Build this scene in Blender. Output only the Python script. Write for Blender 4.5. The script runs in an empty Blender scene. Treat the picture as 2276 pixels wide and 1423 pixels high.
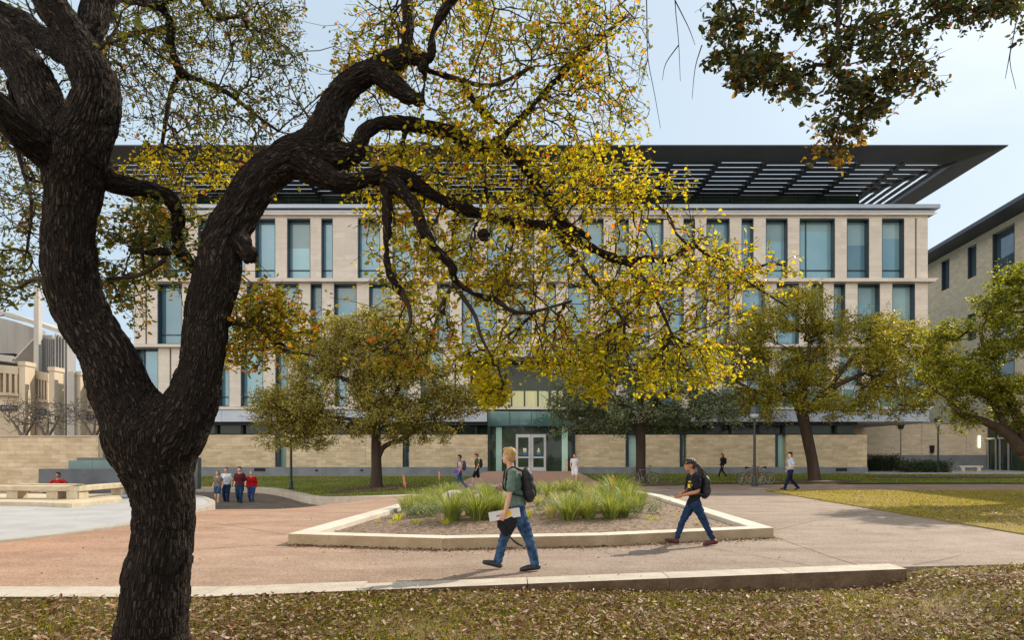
import bpy, math, random
import numpy as np
from mathutils import noise as mnoise, Vector
random.seed(7); rng = np.random.default_rng(7)
SC = bpy.context.scene
COL = SC.collection
F, CX, HY, EYE = 1517.0, 1138.0, 1010.0, 1.7
def P(px, py, d): return np.array([(px-CX)/F*d, d, EYE+(HY-py)/F*d])
def G(px, py, z=0.0):
    d = F*(EYE-z)/(py-HY); return np.array([(px-CX)/F*d, d, z])

# ---------------------------------------------------------------- materials
def _nt(name):
    m = bpy.data.materials.new(name); m.use_nodes = True
    nt = m.node_tree; b = nt.nodes['Principled BSDF']; return m, nt, b
def _pos(nt, stretch=None, obj=False):
    if obj:
        g = nt.nodes.new('ShaderNodeTexCoord'); o = g.outputs['Object']
    else:
        g = nt.nodes.new('ShaderNodeNewGeometry'); o = g.outputs['Position']
    if stretch:
        mp = nt.nodes.new('ShaderNodeMapping'); mp.inputs['Scale'].default_value = stretch
        nt.links.new(o, mp.inputs['Vector']); o = mp.outputs[0]
    return o
def _noise(nt, vec, scale, detail=4, rough=.6):
    n = nt.nodes.new('ShaderNodeTexNoise'); n.inputs['Scale'].default_value = scale
    n.inputs['Detail'].default_value = detail; n.inputs['Roughness'].default_value = rough
    nt.links.new(vec, n.inputs['Vector']); return n.outputs['Fac']
def _ramp(nt, fac, stops, interp='LINEAR'):
    r = nt.nodes.new('ShaderNodeValToRGB'); r.color_ramp.interpolation = interp
    e = r.color_ramp.elements
    while len(e) < len(stops): e.new(.5)
    for k, (p, c) in enumerate(stops):
        e[k].position = p; e[k].color = (*c, 1)
    nt.links.new(fac, r.inputs['Fac']); return r.outputs['Color']
def _mix(nt, fac, a, b, mode='MIX'):
    m = nt.nodes.new('ShaderNodeMix'); m.data_type = 'RGBA'; m.blend_type = mode
    for s, v in ((m.inputs[0], fac), (m.inputs[6], a), (m.inputs[7], b)):
        if isinstance(v, (int, float)): s.default_value = v
        elif isinstance(v, tuple): s.default_value = (*v, 1)
        else: nt.links.new(v, s)
    return m.outputs[2]
def _bump(nt, b, h, strength, dist=.02):
    bp = nt.nodes.new('ShaderNodeBump'); bp.inputs['Strength'].default_value = strength
    bp.inputs['Distance'].default_value = dist
    nt.links.new(h, bp.inputs['Height']); nt.links.new(bp.outputs[0], b.inputs['Normal'])
def M(name, c1, c2=None, rough=.8, scale=4, bump=0, bscale=30, metal=0, spec=.4, stretch=None, lo=.35, hi=.65, fine=0, emit=None, obj=False):
    m, nt, b = _nt(name); c2 = c2 or c1
    v = _pos(nt, stretch, obj)
    col = _ramp(nt, _noise(nt, v, scale), [(lo, c1), (hi, c2)])
    if fine:
        f = _ramp(nt, _noise(nt, v, bscale, 2), [(.3, (1-fine,)*3), (.7, (1+fine*.0+.0,)*3)])
        col = _mix(nt, 1.0, col, f, 'MULTIPLY')
    nt.links.new(col, b.inputs['Base Color'])
    b.inputs['Roughness'].default_value = rough; b.inputs['Metallic'].default_value = metal
    b.inputs['Specular IOR Level'].default_value = spec
    if bump: _bump(nt, b, _noise(nt, v, bscale, 3), bump)
    if emit:
        nt.links.new(col, b.inputs['Emission Color']); b.inputs['Emission Strength'].default_value = emit
    return m
def stone(name, ca, cb, mortar, w=.6, h=.3, bump=.3, msize=.006, tone=.25):
    m, nt, b = _nt(name)
    g = nt.nodes.new('ShaderNodeNewGeometry'); sp = nt.nodes.new('ShaderNodeSeparateXYZ')
    nt.links.new(g.outputs['Position'], sp.inputs[0])
    ad = nt.nodes.new('ShaderNodeMath'); ad.operation = 'ADD'
    nt.links.new(sp.outputs[0], ad.inputs[0]); nt.links.new(sp.outputs[1], ad.inputs[1])
    cm = nt.nodes.new('ShaderNodeCombineXYZ'); nt.links.new(ad.outputs[0], cm.inputs[0]); nt.links.new(sp.outputs[2], cm.inputs[1])
    br = nt.nodes.new('ShaderNodeTexBrick'); nt.links.new(cm.outputs[0], br.inputs['Vector'])
    br.inputs['Color1'].default_value = (*ca, 1); br.inputs['Color2'].default_value = (*cb, 1); br.inputs['Mortar'].default_value = (*mortar, 1)
    br.inputs['Scale'].default_value = 1; br.inputs['Brick Width'].default_value = w; br.inputs['Row Height'].default_value = h
    br.inputs['Mortar Size'].default_value = msize; br.inputs['Mortar Smooth'].default_value = .3
    br.offset_frequency = 2; br.squash = 1.0
    n = _noise(nt, _pos(nt, (1, 1, 2.2)), 1.6, 5)
    t = _ramp(nt, n, [(.3, (1-tone,)*3), (.7, (1, 1, 1))])
    col = _mix(nt, 1.0, br.outputs['Color'], t, 'MULTIPLY')
    nt.links.new(col, b.inputs['Base Color']); b.inputs['Roughness'].default_value = .85
    b.inputs['Specular IOR Level'].default_value = .25
    mt = nt.nodes.new('ShaderNodeMath'); mt.operation = 'SUBTRACT'
    nt.links.new(_noise(nt, _pos(nt), 12, 4), mt.inputs[0]); nt.links.new(br.outputs['Fac'], mt.inputs[1])
    _bump(nt, b, mt.outputs[0], bump, .02)
    return m
def glass(name, c, rough=.06, spec=.8, metal=.0, vary=None, coat=0.0):
    m, nt, b = _nt(name)
    v = _pos(nt, (.6, .6, 1.0))
    n = _noise(nt, v, .35, 3)
    col = _ramp(nt, n, [(.35, c), (.65, vary or tuple(x*1.4 for x in c))])
    oi = nt.nodes.new('ShaderNodeObjectInfo'); orr = _ramp(nt, oi.outputs['Random'], [(0, (.62, .66, .68)), (.5, (1, 1, 1)), (1, (1.25, 1.2, 1.12))])
    col = _mix(nt, 1.0, col, orr, 'MULTIPLY')
    nt.links.new(col, b.inputs['Base Color'])
    b.inputs['Roughness'].default_value = rough; b.inputs['Specular IOR Level'].default_value = spec
    b.inputs['Metallic'].default_value = metal; b.inputs['Coat Weight'].default_value = coat
    b.inputs['Coat Roughness'].default_value = .02
    _bump(nt, b, _noise(nt, _pos(nt), 1.1, 2), .05, .05)
    return m
def leafmat(name, stops, trans=.5, gloss=.25):
    m = bpy.data.materials.new(name); m.use_nodes = True; nt = m.node_tree; nt.nodes.clear()
    out = nt.nodes.new('ShaderNodeOutputMaterial'); g = nt.nodes.new('ShaderNodeNewGeometry')
    col = _ramp(nt, g.outputs['Random Per Island'], stops)
    d = nt.nodes.new('ShaderNodeBsdfPrincipled'); nt.links.new(col, d.inputs['Base Color'])
    d.inputs['Roughness'].default_value = .45; d.inputs['Specular IOR Level'].default_value = gloss
    t = nt.nodes.new('ShaderNodeBsdfTranslucent')
    c2 = _mix(nt, 1.0, col, (1.0, .95, .45), 'MULTIPLY')
    sc = _mix(nt, 1.0, c2, (1.9, 1.9, 1.9), 'MULTIPLY')
    nt.links.new(sc, t.inputs['Color'])
    mx = nt.nodes.new('ShaderNodeMixShader'); mx.inputs[0].default_value = trans
    nt.links.new(d.outputs[0], mx.inputs[1]); nt.links.new(t.outputs[0], mx.inputs[2])
    nt.links.new(mx.outputs[0], out.inputs['Surface']); return m

# ---------------------------------------------------------------- objects
LOC = {}
def tag(o, label=None, cat=None, group=None, kind=None):
    if label: o['label'] = label
    if cat: o['category'] = cat
    if group: o['group'] = group
    if kind: o['kind'] = kind
    return o
def thing(name, loc, label, cat, group=None):
    o = bpy.data.objects.new(name, None); COL.objects.link(o); o.location = tuple(float(x) for x in loc)
    o.empty_display_size = .2; LOC[o.name] = np.array(loc, float); return tag(o, label, cat, group)
def copy_tree(o, parent=None):
    c = o.copy(); COL.objects.link(c); c.parent = parent
    LOC[c.name] = LOC.get(o.name, np.zeros(3))
    for ch in [x for x in o.children if x is not c]: copy_tree(ch, c)
    return c
def link_mesh(me, name, mat, parent, loc=None):
    o = bpy.data.objects.new(name, me); COL.objects.link(o)
    if parent is not None:
        o.parent = parent; LOC[o.name] = LOC[parent.name]
    else:
        LOC[o.name] = np.array(loc if loc is not None else (0, 0, 0), float); o.location = tuple(LOC[o.name])
    if mat:
        for m in (mat if isinstance(mat, (list, tuple)) else [mat]): me.materials.append(m)
    return o
def raw_mesh(name, V, Fq, smooth=False):
    """V (n,3), Fq (m,k) uniform faces"""
    V = np.ascontiguousarray(V, np.float32); Fq = np.ascontiguousarray(Fq, np.int32)
    me = bpy.data.meshes.new(name); m, k = Fq.shape
    me.vertices.add(len(V)); me.vertices.foreach_set('co', V.ravel())
    me.loops.add(m*k); me.loops.foreach_set('vertex_index', Fq.ravel())
    me.polygons.add(m); me.polygons.foreach_set('loop_start', np.arange(0, m*k, k, dtype=np.int32))
    me.update(calc_edges=True)
    if smooth: me.polygons.foreach_set('use_smooth', np.ones(m, bool))
    else: me.polygons.foreach_set('use_smooth', np.zeros(m, bool))
    return me
def fast_obj(name, V, Fq, mat, parent=None, loc=None, smooth=False):
    base = LOC[parent.name] if parent is not None else np.array(loc if loc is not None else (0, 0, 0), float)
    return link_mesh(raw_mesh(name, np.asarray(V)-base, Fq, smooth), name, mat, parent, loc)
def catmull(pts, sub=4):
    pts = np.asarray(pts, float)
    if len(pts) < 3 or sub < 2: return pts
    p = np.vstack([2*pts[0]-pts[1], pts, 2*pts[-1]-pts[-2]]); out = []
    for i in range(1, len(p)-2):
        for t in np.linspace(0, 1, sub, endpoint=False):
            a, b, c, d = p[i-1], p[i], p[i+1], p[i+2]
            out.append(.5*((2*b)+(-a+c)*t+(2*a-5*b+4*c-d)*t*t+(-a+3*b-3*c+d)*t**3))
    out.append(pts[-1]); return np.array(out)
class MB:
    def __init__(s): s.v = []; s.f = []; s.n = 0; s.mi = []; s.cur = 0
    def add(s, V, Fs):
        s.v.append(np.asarray(V, float)); s.f += [tuple(int(i)+s.n for i in f) for f in Fs]; s.mi += [s.cur]*len(Fs); s.n += len(V); return s
    def box(s, x0, x1, y0, y1, z0, z1):
        V = [(x, y, z) for z in (z0, z1) for y in (y0, y1) for x in (x0, x1)]
        return s.add(V, [(0, 2, 3, 1), (4, 5, 7, 6), (0, 1, 5, 4), (2, 6, 7, 3), (0, 4, 6, 2), (1, 3, 7, 5)])
    def obox(s, c, R, h):
        c = np.asarray(c, float); R = np.asarray(R, float); h = np.asarray(h, float)
        V = [c+R@(h*np.array([x, y, z])) for z in (-1, 1) for y in (-1, 1) for x in (-1, 1)]
        return s.add(V, [(0, 2, 3, 1), (4, 5, 7, 6), (0, 1, 5, 4), (2, 6, 7, 3), (0, 4, 6, 2), (1, 3, 7, 5)])
    def prism(s, poly, z0, z1):
        n = len(poly); V = [(x, y, z0) for x, y in poly]+[(x, y, z1) for x, y in poly]
        a = sum(poly[i][0]*poly[(i+1) % n][1]-poly[(i+1) % n][0]*poly[i][1] for i in range(n))
        top = tuple(range(n, 2*n)); bot = tuple(range(n-1, -1, -1))
        if a < 0: top = top[::-1]; bot = bot[::-1]
        F_ = [top, bot]
        for i in range(n):
            j = (i+1) % n; q = (i, j, n+j, n+i); F_.append(q if a > 0 else q[::-1])
        return s.add(V, F_)
    def sheet(s, poly, z):
        n = len(poly); a = sum(poly[i][0]*poly[(i+1) % n][1]-poly[(i+1) % n][0]*poly[i][1] for i in range(n))
        f = tuple(range(n)) if a > 0 else tuple(range(n-1, -1, -1))
        return s.add([(x, y, z) for x, y in poly], [f])
    def tube(s, pts, rad, n=8, sub=1, caps=True, flat=None, round_caps=False):
        pts = np.asarray(pts, float)
        rad = np.asarray(rad if hasattr(rad, '__len__') else [rad]*len(pts), float)
        if sub > 1 and len(pts) > 2:
            q = catmull(np.hstack([pts, rad[:, None]]), sub); pts, rad = q[:, :3], np.maximum(q[:, 3], .0005)
        if round_caps:
            t0 = pts[0]-pts[1]; t0 /= np.linalg.norm(t0)+1e-9; t1 = pts[-1]-pts[-2]; t1 /= np.linalg.norm(t1)+1e-9
            pts = np.vstack([pts[0]+t0*rad[0]*.95, pts[0]+t0*rad[0]*.6, pts, pts[-1]+t1*rad[-1]*.6, pts[-1]+t1*rad[-1]*.95])
            rad = np.concatenate([[rad[0]*.3, rad[0]*.8], rad, [rad[-1]*.8, rad[-1]*.3]])
        T = np.gradient(pts, axis=0); T /= np.linalg.norm(T, axis=1)[:, None]+1e-12
        ref = np.array([0, 0, 1.0]) if abs(T[0][2]) < .9 else np.array([1.0, 0, 0])
        u = np.cross(T[0], ref); u /= np.linalg.norm(u); V = []
        for i in range(len(pts)):
            u = u-T[i]*np.dot(u, T[i]); u /= np.linalg.norm(u)+1e-12; w = np.cross(T[i], u)
            for k in range(n):
                a = 2*math.pi*k/n; V.append(pts[i]+rad[i]*(u*math.cos(a)+w*math.sin(a)))
        Fs = []
        for i in range(len(pts)-1):
            for k in range(n):
                a, b = i*n+k, i*n+(k+1) % n; Fs.append((a, b, b+n, a+n))
        if caps: Fs.append(tuple(range(n-1, -1, -1))); Fs.append(tuple((len(pts)-1)*n+k for k in range(n)))
        return s.add(V, Fs)
    def ell(s, c, r, R=None, nu=12, nv=8):
        c = np.asarray(c, float); V = []; R = np.eye(3) if R is None else R
        for j in range(nv+1):
            th = math.pi*j/nv
            if j in (0, nv): V.append((0, 0, r[2]*math.cos(th))); continue
            for i in range(nu):
                a = 2*math.pi*i/nu; V.append((r[0]*math.sin(th)*math.cos(a), r[1]*math.sin(th)*math.sin(a), r[2]*math.cos(th)))
        V = np.array(V)@R.T+c; Fs = []
        for i in range(nu): Fs.append((0, 1+i, 1+(i+1) % nu))
        for j in range(nv-2):
            for i in range(nu):
                a = 1+j*nu+i; b = 1+j*nu+(i+1) % nu; Fs.append((a, a+nu, b+nu, b))
        L = len(V)-1; o = 1+(nv-2)*nu
        for i in range(nu): Fs.append((o+i, L, o+(i+1) % nu))
        return s.add(V, Fs)
    def lathe(s, c, prof, n=16):
        c = np.asarray(c, float); V = []; Fs = []
        for r, z in prof:
            for k in range(n):
                a = 2*math.pi*k/n; V.append(c+np.array([r*math.cos(a), r*math.sin(a), z]))
        for i in range(len(prof)-1):
            for k in range(n):
                a, b = i*n+k, i*n+(k+1) % n; Fs.append((a, b, b+n, a+n))
        Fs.append(tuple(range(n-1, -1, -1))); Fs.append(tuple((len(prof)-1)*n+k for k in range(n)))
        return s.add(V, Fs)
    def torus(s, c, R, r, ax=(0, 1, 0), nu=28, nv=6):
        c = np.asarray(c, float); ax = np.asarray(ax, float); ax /= np.linalg.norm(ax)
        u = np.cross(ax, (0, 0, 1.0)); u /= np.linalg.norm(u); w = np.cross(ax, u); V = []; Fs = []
        for i in range(nu):
            a = 2*math.pi*i/nu; rd = u*math.cos(a)+w*math.sin(a)
            for j in range(nv):
                b = 2*math.pi*j/nv; V.append(c+rd*(R+r*math.cos(b))+ax*r*math.sin(b))
        for i in range(nu):
            for j in range(nv):
                a = i*nv+j; b = i*nv+(j+1) % nv; a2 = ((i+1) % nu)*nv+j; b2 = ((i+1) % nu)*nv+(j+1) % nv; Fs.append((a, a2, b2, b))
        return s.add(V, Fs)
    def mesh(s, name, base=(0, 0, 0), smooth=False):
        me = bpy.data.meshes.new(name); V = np.vstack(s.v)-np.asarray(base, float)
        me.from_pydata(V.tolist(), [], s.f); me.update()
        if smooth: me.polygons.foreach_set('use_smooth', np.ones(len(s.f), bool))
        if any(s.mi): me.polygons.foreach_set('material_index', np.array(s.mi, np.int32))
        return me
    def build(s, name, mat, parent=None, loc=None, smooth=False, bevel=0):
        base = LOC[parent.name] if parent is not None else (loc if loc is not None else (0, 0, 0))
        o = link_mesh(s.mesh(name, base, smooth), name, mat, parent, loc)
        if bevel:
            b = o.modifiers.new('bevel', 'BEVEL'); b.width = bevel; b.segments = 2; b.limit_method = 'ANGLE'
        return o
    def remesh(s, name, mat, parent=None, loc=None, voxel=.02, smooth=2, fn=None):
        base = LOC[parent.name] if parent is not None else (loc if loc is not None else (0, 0, 0))
        tmp = bpy.data.objects.new('t', s.mesh('t', base)); COL.objects.link(tmp)
        r = tmp.modifiers.new('r', 'REMESH'); r.mode = 'VOXEL'; r.voxel_size = voxel; r.use_smooth_shade = True
        if smooth:
            q = tmp.modifiers.new('s', 'SMOOTH'); q.iterations = smooth; q.factor = .5
        bpy.context.view_layer.update()
        dg = bpy.context.evaluated_depsgraph_get(); ev = tmp.evaluated_get(dg)
        me = bpy.data.meshes.new_from_object(ev); me.name = name
        bpy.data.objects.remove(tmp)
        me.materials.clear()
        if fn: fn(me)
        me.polygons.foreach_set('use_smooth', np.ones(len(me.polygons), bool))
        return link_mesh(me, name, mat, parent, loc)

# leaves: (centres, sizes) -> folded leaf blades
def leaves(C, size, up=.5, width=.42, aspect=None, droop=0.0):
    n = len(C); C = np.asarray(C); size = np.broadcast_to(size, (n,))[:, None]
    a = rng.normal(size=(n, 3)); a[:, 2] = a[:, 2]*.6-droop; a /= np.linalg.norm(a, axis=1)[:, None]
    nn = rng.normal(size=(n, 3)); nn[:, 2] = nn[:, 2]+up*2*np.sign(nn[:, 2]+.3)
    nn -= a*(nn*a).sum(1)[:, None]; nn /= np.linalg.norm(nn, axis=1)[:, None]
    b = np.cross(a, nn); w = width*rng.uniform(.8, 1.25, (n, 1)); curl = rng.uniform(.02, .14, (n, 1))
    s = size
    V = np.stack([C, C+s*(.3*a+w*.5*b+curl*nn), C+s*(.72*a+w*.42*b+curl*nn), C+s*(a-curl*1.2*nn),
                  C+s*(.72*a-w*.42*b+curl*nn), C+s*(.3*a-w*.5*b+curl*nn)], 1).reshape(-1, 3)
    i = np.arange(n)[:, None]*6
    Fq = np.concatenate([i+np.array([[0, 1, 2, 3]]), i+np.array([[0, 3, 4, 5]])], 0)
    return V, Fq
def edge_tubes(p0, p1, r0, r1, k=4):
    p0, p1 = np.asarray(p0), np.asarray(p1); n = len(p0)
    t = p1-p0; L = np.linalg.norm(t, axis=1)[:, None]+1e-9; t = t/L
    ref = np.where(np.abs(t[:, 2:3]) < .9, np.array([[0, 0, 1.]]), np.array([[1., 0, 0]]))
    u = np.cross(t, ref); u /= np.linalg.norm(u, axis=1)[:, None]; w = np.cross(t, u)
    e = t*np.minimum(r1, L[:, 0]*.2)[:, None]
    V = []
    for P_, r in ((p0-e, r0), (p1+e, r1)):
        for j in range(k):
            a = 2*math.pi*j/k; V.append(P_+r[:, None]*(u*math.cos(a)+w*math.sin(a)))
    V = np.stack(V, 1).reshape(-1, 3); i = np.arange(n)[:, None]*2*k
    Fq = np.concatenate([i+np.array([[j, (j+1) % k, k+(j+1) % k, k+j]]) for j in range(k)], 0)
    return V, Fq
def grow(seeds, A, w=.25, jit=.12):
    """greedy tree joining attractors A to the seed nodes; returns nodes, parent"""
    S, N = len(seeds), len(A); pos = np.zeros((S+N, 3)); pos[:S] = seeds
    best = np.full(N, 1e9); bp = np.zeros(N, int)
    for j in range(S):
        d = np.linalg.norm(A-seeds[j], axis=1); m = d < best; best[m] = d[m]; bp[m] = j
    par = np.full(S+N, -1); path = np.zeros(S+N); done = np.zeros(N, bool); cost = best.copy()
    for k in range(N):
        i = int(np.argmin(cost)); cost[i] = 1e9; done[i] = True
        idx = S+k; pos[idx] = A[i]; par[idx] = bp[i]
        path[idx] = path[bp[i]]+np.linalg.norm(A[i]-pos[bp[i]])
        d = np.linalg.norm(A-A[i], axis=1)+w*path[idx]
        m = (d < cost) & ~done; cost[m] = d[m]; bp[m] = idx
    cnt = np.ones(S+N); 
    for idx in range(S+N-1, S-1, -1): cnt[par[idx]] += cnt[idx]
    return pos, par, cnt, S
def twig_mesh(pos, par, cnt, S, r0, pw=.42, rmax=.05, wig=.12):
    i = np.arange(S, len(pos)); p1 = pos[i]; p0 = pos[par[i]]
    r1 = np.minimum(r0*cnt[i]**pw, rmax); c0 = np.where(par[i] >= S, cnt[par[i]], cnt[i]*1.3)
    ra = np.minimum(np.minimum(r0*c0**pw, r1*1.6), rmax)
    L = np.linalg.norm(p1-p0, axis=1)[:, None]
    mid = (p0+p1)/2+rng.normal(size=p0.shape)*L*wig; rm = (ra+r1)/2
    V1, F1 = edge_tubes(p0, mid, ra, rm); V2, F2 = edge_tubes(mid, p1, rm, r1)
    return np.vstack([V1, V2]), np.vstack([F1, F2+len(V1)]), mid
def rotz(a): c, s = math.cos(a), math.sin(a); return np.array([[c, -s, 0], [s, c, 0], [0, 0, 1.]])
# ================================================================ camera, light
cam = bpy.data.cameras.new('camera'); co = bpy.data.objects.new('camera', cam); COL.objects.link(co)
co.location = (0, 0, EYE); co.rotation_euler = (math.radians(90), 0, 0)
cam.lens = 24.0; cam.sensor_width = 36.0; cam.shift_y = (HY-711.5)/2276; cam.clip_end = 3000; cam.clip_start = .1
SC.camera = co
AZ, EL = math.radians(49), math.radians(37)
W = bpy.data.worlds.new('World'); SC.world = W; W.use_nodes = True
wn = W.node_tree; bg = wn.nodes['Background']
sky = wn.nodes.new('ShaderNodeTexSky'); sky.sky_type = 'NISHITA'; sky.sun_disc = False
sky.sun_elevation = EL; sky.sun_rotation = AZ; sky.air_density = 1.0; sky.dust_density = 2.2; sky.ozone_density = 1.2
# thin high cloud veil over the sky
tc = wn.nodes.new('ShaderNodeTexCoord'); mp = wn.nodes.new('ShaderNodeMapping'); mp.inputs['Scale'].default_value = (1, 1, 3.0)
wn.links.new(tc.outputs['Generated'], mp.inputs['Vector'])
cf = _noise(wn, mp.outputs[0], 1.6, 5, .5)
cr = _ramp(wn, cf, [(.30, (.70,)*3), (.72, (.93,)*3)])
dt = wn.nodes.new('ShaderNodeVectorMath'); dt.operation = 'DOT_PRODUCT'; wn.links.new(tc.outputs['Generated'], dt.inputs[0]); dt.inputs[1].default_value = (.70, .72, 0)
# added unseen fill: bright warm sky opposite the sun, lifting the shaded facade
mrw = wn.nodes.new('ShaderNodeMapRange'); mrw.interpolation_type = 'SMOOTHSTEP'; mrw.inputs[1].default_value = -.12; mrw.inputs[2].default_value = -.9
wn.links.new(dt.outputs['Value'], mrw.inputs[0])
veil = _mix(wn, mrw.outputs[0], (5.7, 7.0, 8.1), (24.5, 22.8, 20.6))
cs = _mix(wn, cr, sky.outputs[0], veil)
wn.links.new(cs, bg.inputs['Color']); bg.inputs['Strength'].default_value = .09
sl = bpy.data.lights.new('sun', 'SUN'); sl.energy = 4.3; sl.angle = math.radians(.6); sl.color = (1, .89, .74)
so = bpy.data.objects.new('sun', sl); COL.objects.link(so)
sd = Vector((math.sin(AZ)*math.cos(EL), math.cos(AZ)*math.cos(EL), math.sin(EL)))
so.rotation_euler = sd.to_track_quat('Z', 'Y').to_euler(); so.location = (30, 30, 40)
SC.view_settings.view_transform = 'Standard'; SC.view_settings.look = 'None'; SC.view_settings.gamma = 1
SC.view_settings.exposure = .42
SC.cycles.max_bounces = 6; SC.cycles.transparent_max_bounces = 4

# ================================================================ setting
def struct(o): o['kind'] = 'structure'; return o
m_dirt = M('earth', (.10, .07, .045), (.17, .125, .085), scale=1.5, bump=.5, bscale=18, fine=.3)
def path_mat():
    m, nt, b = _nt('aggregate paving')
    v = _pos(nt)
    sp = nt.nodes.new('ShaderNodeSeparateXYZ'); nt.links.new(v, sp.inputs[0])
    n = _noise(nt, v, .35, 3)
    mr = nt.nodes.new('ShaderNodeMapRange'); mr.inputs[1].default_value = -7; mr.inputs[2].default_value = 4
    ad = nt.nodes.new('ShaderNodeMath'); ad.operation = 'MULTIPLY_ADD'; ad.inputs[1].default_value = 5; 
    nt.links.new(n, ad.inputs[0]); nt.links.new(sp.outputs[0], ad.inputs[2]); nt.links.new(ad.outputs[0], mr.inputs[0])
    base = _ramp(nt, mr.outputs[0], [(0, (.40, .24, .16)), (.55, (.37, .265, .195)), (1, (.315, .25, .20))])
    peb = nt.nodes.new('ShaderNodeTexVoronoi'); peb.inputs['Scale'].default_value = 55; nt.links.new(v, peb.inputs['Vector'])
    sx = nt.nodes.new('ShaderNodeSeparateXYZ'); nt.links.new(peb.outputs['Color'], sx.inputs[0])
    pc = _ramp(nt, sx.outputs[0], [(0, (.55, .5, .46)), (.5, (.95, .95, .95)), (1, (1.25, 1.22, 1.18))])
    c = _mix(nt, .8, base, pc, 'MULTIPLY')
    st = _ramp(nt, _noise(nt, v, 1.1, 6, .65), [(.32, (.80, .77, .74)), (.6, (1, 1, 1))])
    c = _mix(nt, 1.0, c, st, 'MULTIPLY')
    nt.links.new(c, b.inputs['Base Color']); b.inputs['Roughness'].default_value = .85; b.inputs['Specular IOR Level'].default_value = .25
    st2 = _ramp(nt, _noise(nt, _pos(nt, (.5, 1.6, 1)), .55, 7, .7), [(.38, (.80, .77, .74)), (.55, (1, 1, 1))])
    c = _mix(nt, 1.0, c, st2, 'MULTIPLY'); nt.links.new(c, b.inputs['Base Color'])
    _bump(nt, b, peb.outputs['Distance'], .5, .01)
    return m
m_path = path_mat()
m_kface = M('brown weathered shaded face', (.10, .06, .033), (.17, .11, .062), scale=3, bump=.5, bscale=25, fine=.3)  # kerb front: weathered brown, with the shade of the backlit side painted in
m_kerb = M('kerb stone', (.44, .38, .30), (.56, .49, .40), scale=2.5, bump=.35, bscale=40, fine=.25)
m_plaza = M('grey plaza slab', (.33, .32, .31), (.42, .405, .39), scale=.8, bump=.1, bscale=40, fine=.15)
m_pave = M('grey concrete walk', (.30, .31, .32), (.38, .385, .39), scale=2, bump=.1, bscale=40)
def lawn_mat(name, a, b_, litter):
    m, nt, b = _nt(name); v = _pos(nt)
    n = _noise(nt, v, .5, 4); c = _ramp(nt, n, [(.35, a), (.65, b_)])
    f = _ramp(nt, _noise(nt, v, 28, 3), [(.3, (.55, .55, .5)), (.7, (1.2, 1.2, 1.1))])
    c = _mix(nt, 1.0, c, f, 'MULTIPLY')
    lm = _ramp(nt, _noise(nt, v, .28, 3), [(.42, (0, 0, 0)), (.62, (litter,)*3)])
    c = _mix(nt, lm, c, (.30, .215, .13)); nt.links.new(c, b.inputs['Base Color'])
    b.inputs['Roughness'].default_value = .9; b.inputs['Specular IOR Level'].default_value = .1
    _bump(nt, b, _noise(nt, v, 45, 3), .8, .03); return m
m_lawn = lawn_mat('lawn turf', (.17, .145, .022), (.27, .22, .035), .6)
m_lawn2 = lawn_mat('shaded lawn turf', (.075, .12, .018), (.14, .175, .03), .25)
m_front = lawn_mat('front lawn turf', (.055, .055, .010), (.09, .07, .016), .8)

g = MB(); N = 12
g.add([(-900, -300, -.5), (900, -300, -.5), (900, 1500, -.5), (-900, 1500, -.5)], [(0, 1, 2, 3)])
struct(g.build('ground', m_dirt))
YK = lambda x: 8.07 if x < -3.7 else 8.07+(x+3.7)*.1755 if x < 5.62 else 9.70+(x-5.62)*.33
front = [(x, YK(x)) for x in np.concatenate([np.linspace(-40, -3.7, 4), np.linspace(-3.2, 5.62, 12)])]
pp = front+[(5.62, 10.05), (7.9, 10.55), (12, 11.6), (30, 14), (70, 16), (70, 36.5), (-3.9, 36.5), (-3.9, 17), (-70, 17)]
g = MB(); g.prism([(x, y+.2 if x < 5.7 else y) for x, y in pp], -.4, 0); struct(g.build('path', m_path))
# the path sinks gently towards the back left
sm = lambda t: (lambda u: u*u*(3-2*u))(min(max(t, 0), 1))
def path_z(x, y): return -.66*sm((y-18.5)/13.0)*sm((-4.6-x)/4.5)*sm((x+24)/6)
g = MB(); nx, ny = 90, 48; V = []
for j in range(ny+1):
    for i in range(nx+1):
        x = -70+66.2*(1-(1-i/nx)**1.6); y = 16.9+26*j/ny; V.append((x, y, path_z(x, y)-.004))
g.add(V, [(j*(nx+1)+i, j*(nx+1)+i+1, (j+1)*(nx+1)+i+1, (j+1)*(nx+1)+i) for j in range(ny) for i in range(nx)])
struct(g.build('path', m_path, smooth=True))
# front lawn with a gentle drop to the right
def zf(x, y):
    s = min(max((x+2.2)/7.0, 0), 1); s = s*s*(3-2*s); e = min(max((x-5.15)/.9, 0), 1)
    return -.17*s*(1-e)*1.0-.0+.03*math.sin(x*.9)*math.sin(y*1.3)*min(1, max(0, (YK(x)-y)))-.012
g = MB(); nx, ny = 100, 34; V = []
for j in range(ny+1):
    for i in range(nx+1):
        x = -22+44*i/nx; yt = YK(x)+.05 if x < 5.62 else (10.02 if x < 5.9 else 10.55+(x-7.9)*.22)
        y = -6+(yt+6)*j/ny; V.append((x, y, zf(x, y)))
g.add(V, [(j*(nx+1)+i, j*(nx+1)+i+1, (j+1)*(nx+1)+i+1, (j+1)*(nx+1)+i) for j in range(ny) for i in range(nx)])
struct(g.build('lawn', m_front, smooth=True))
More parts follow.
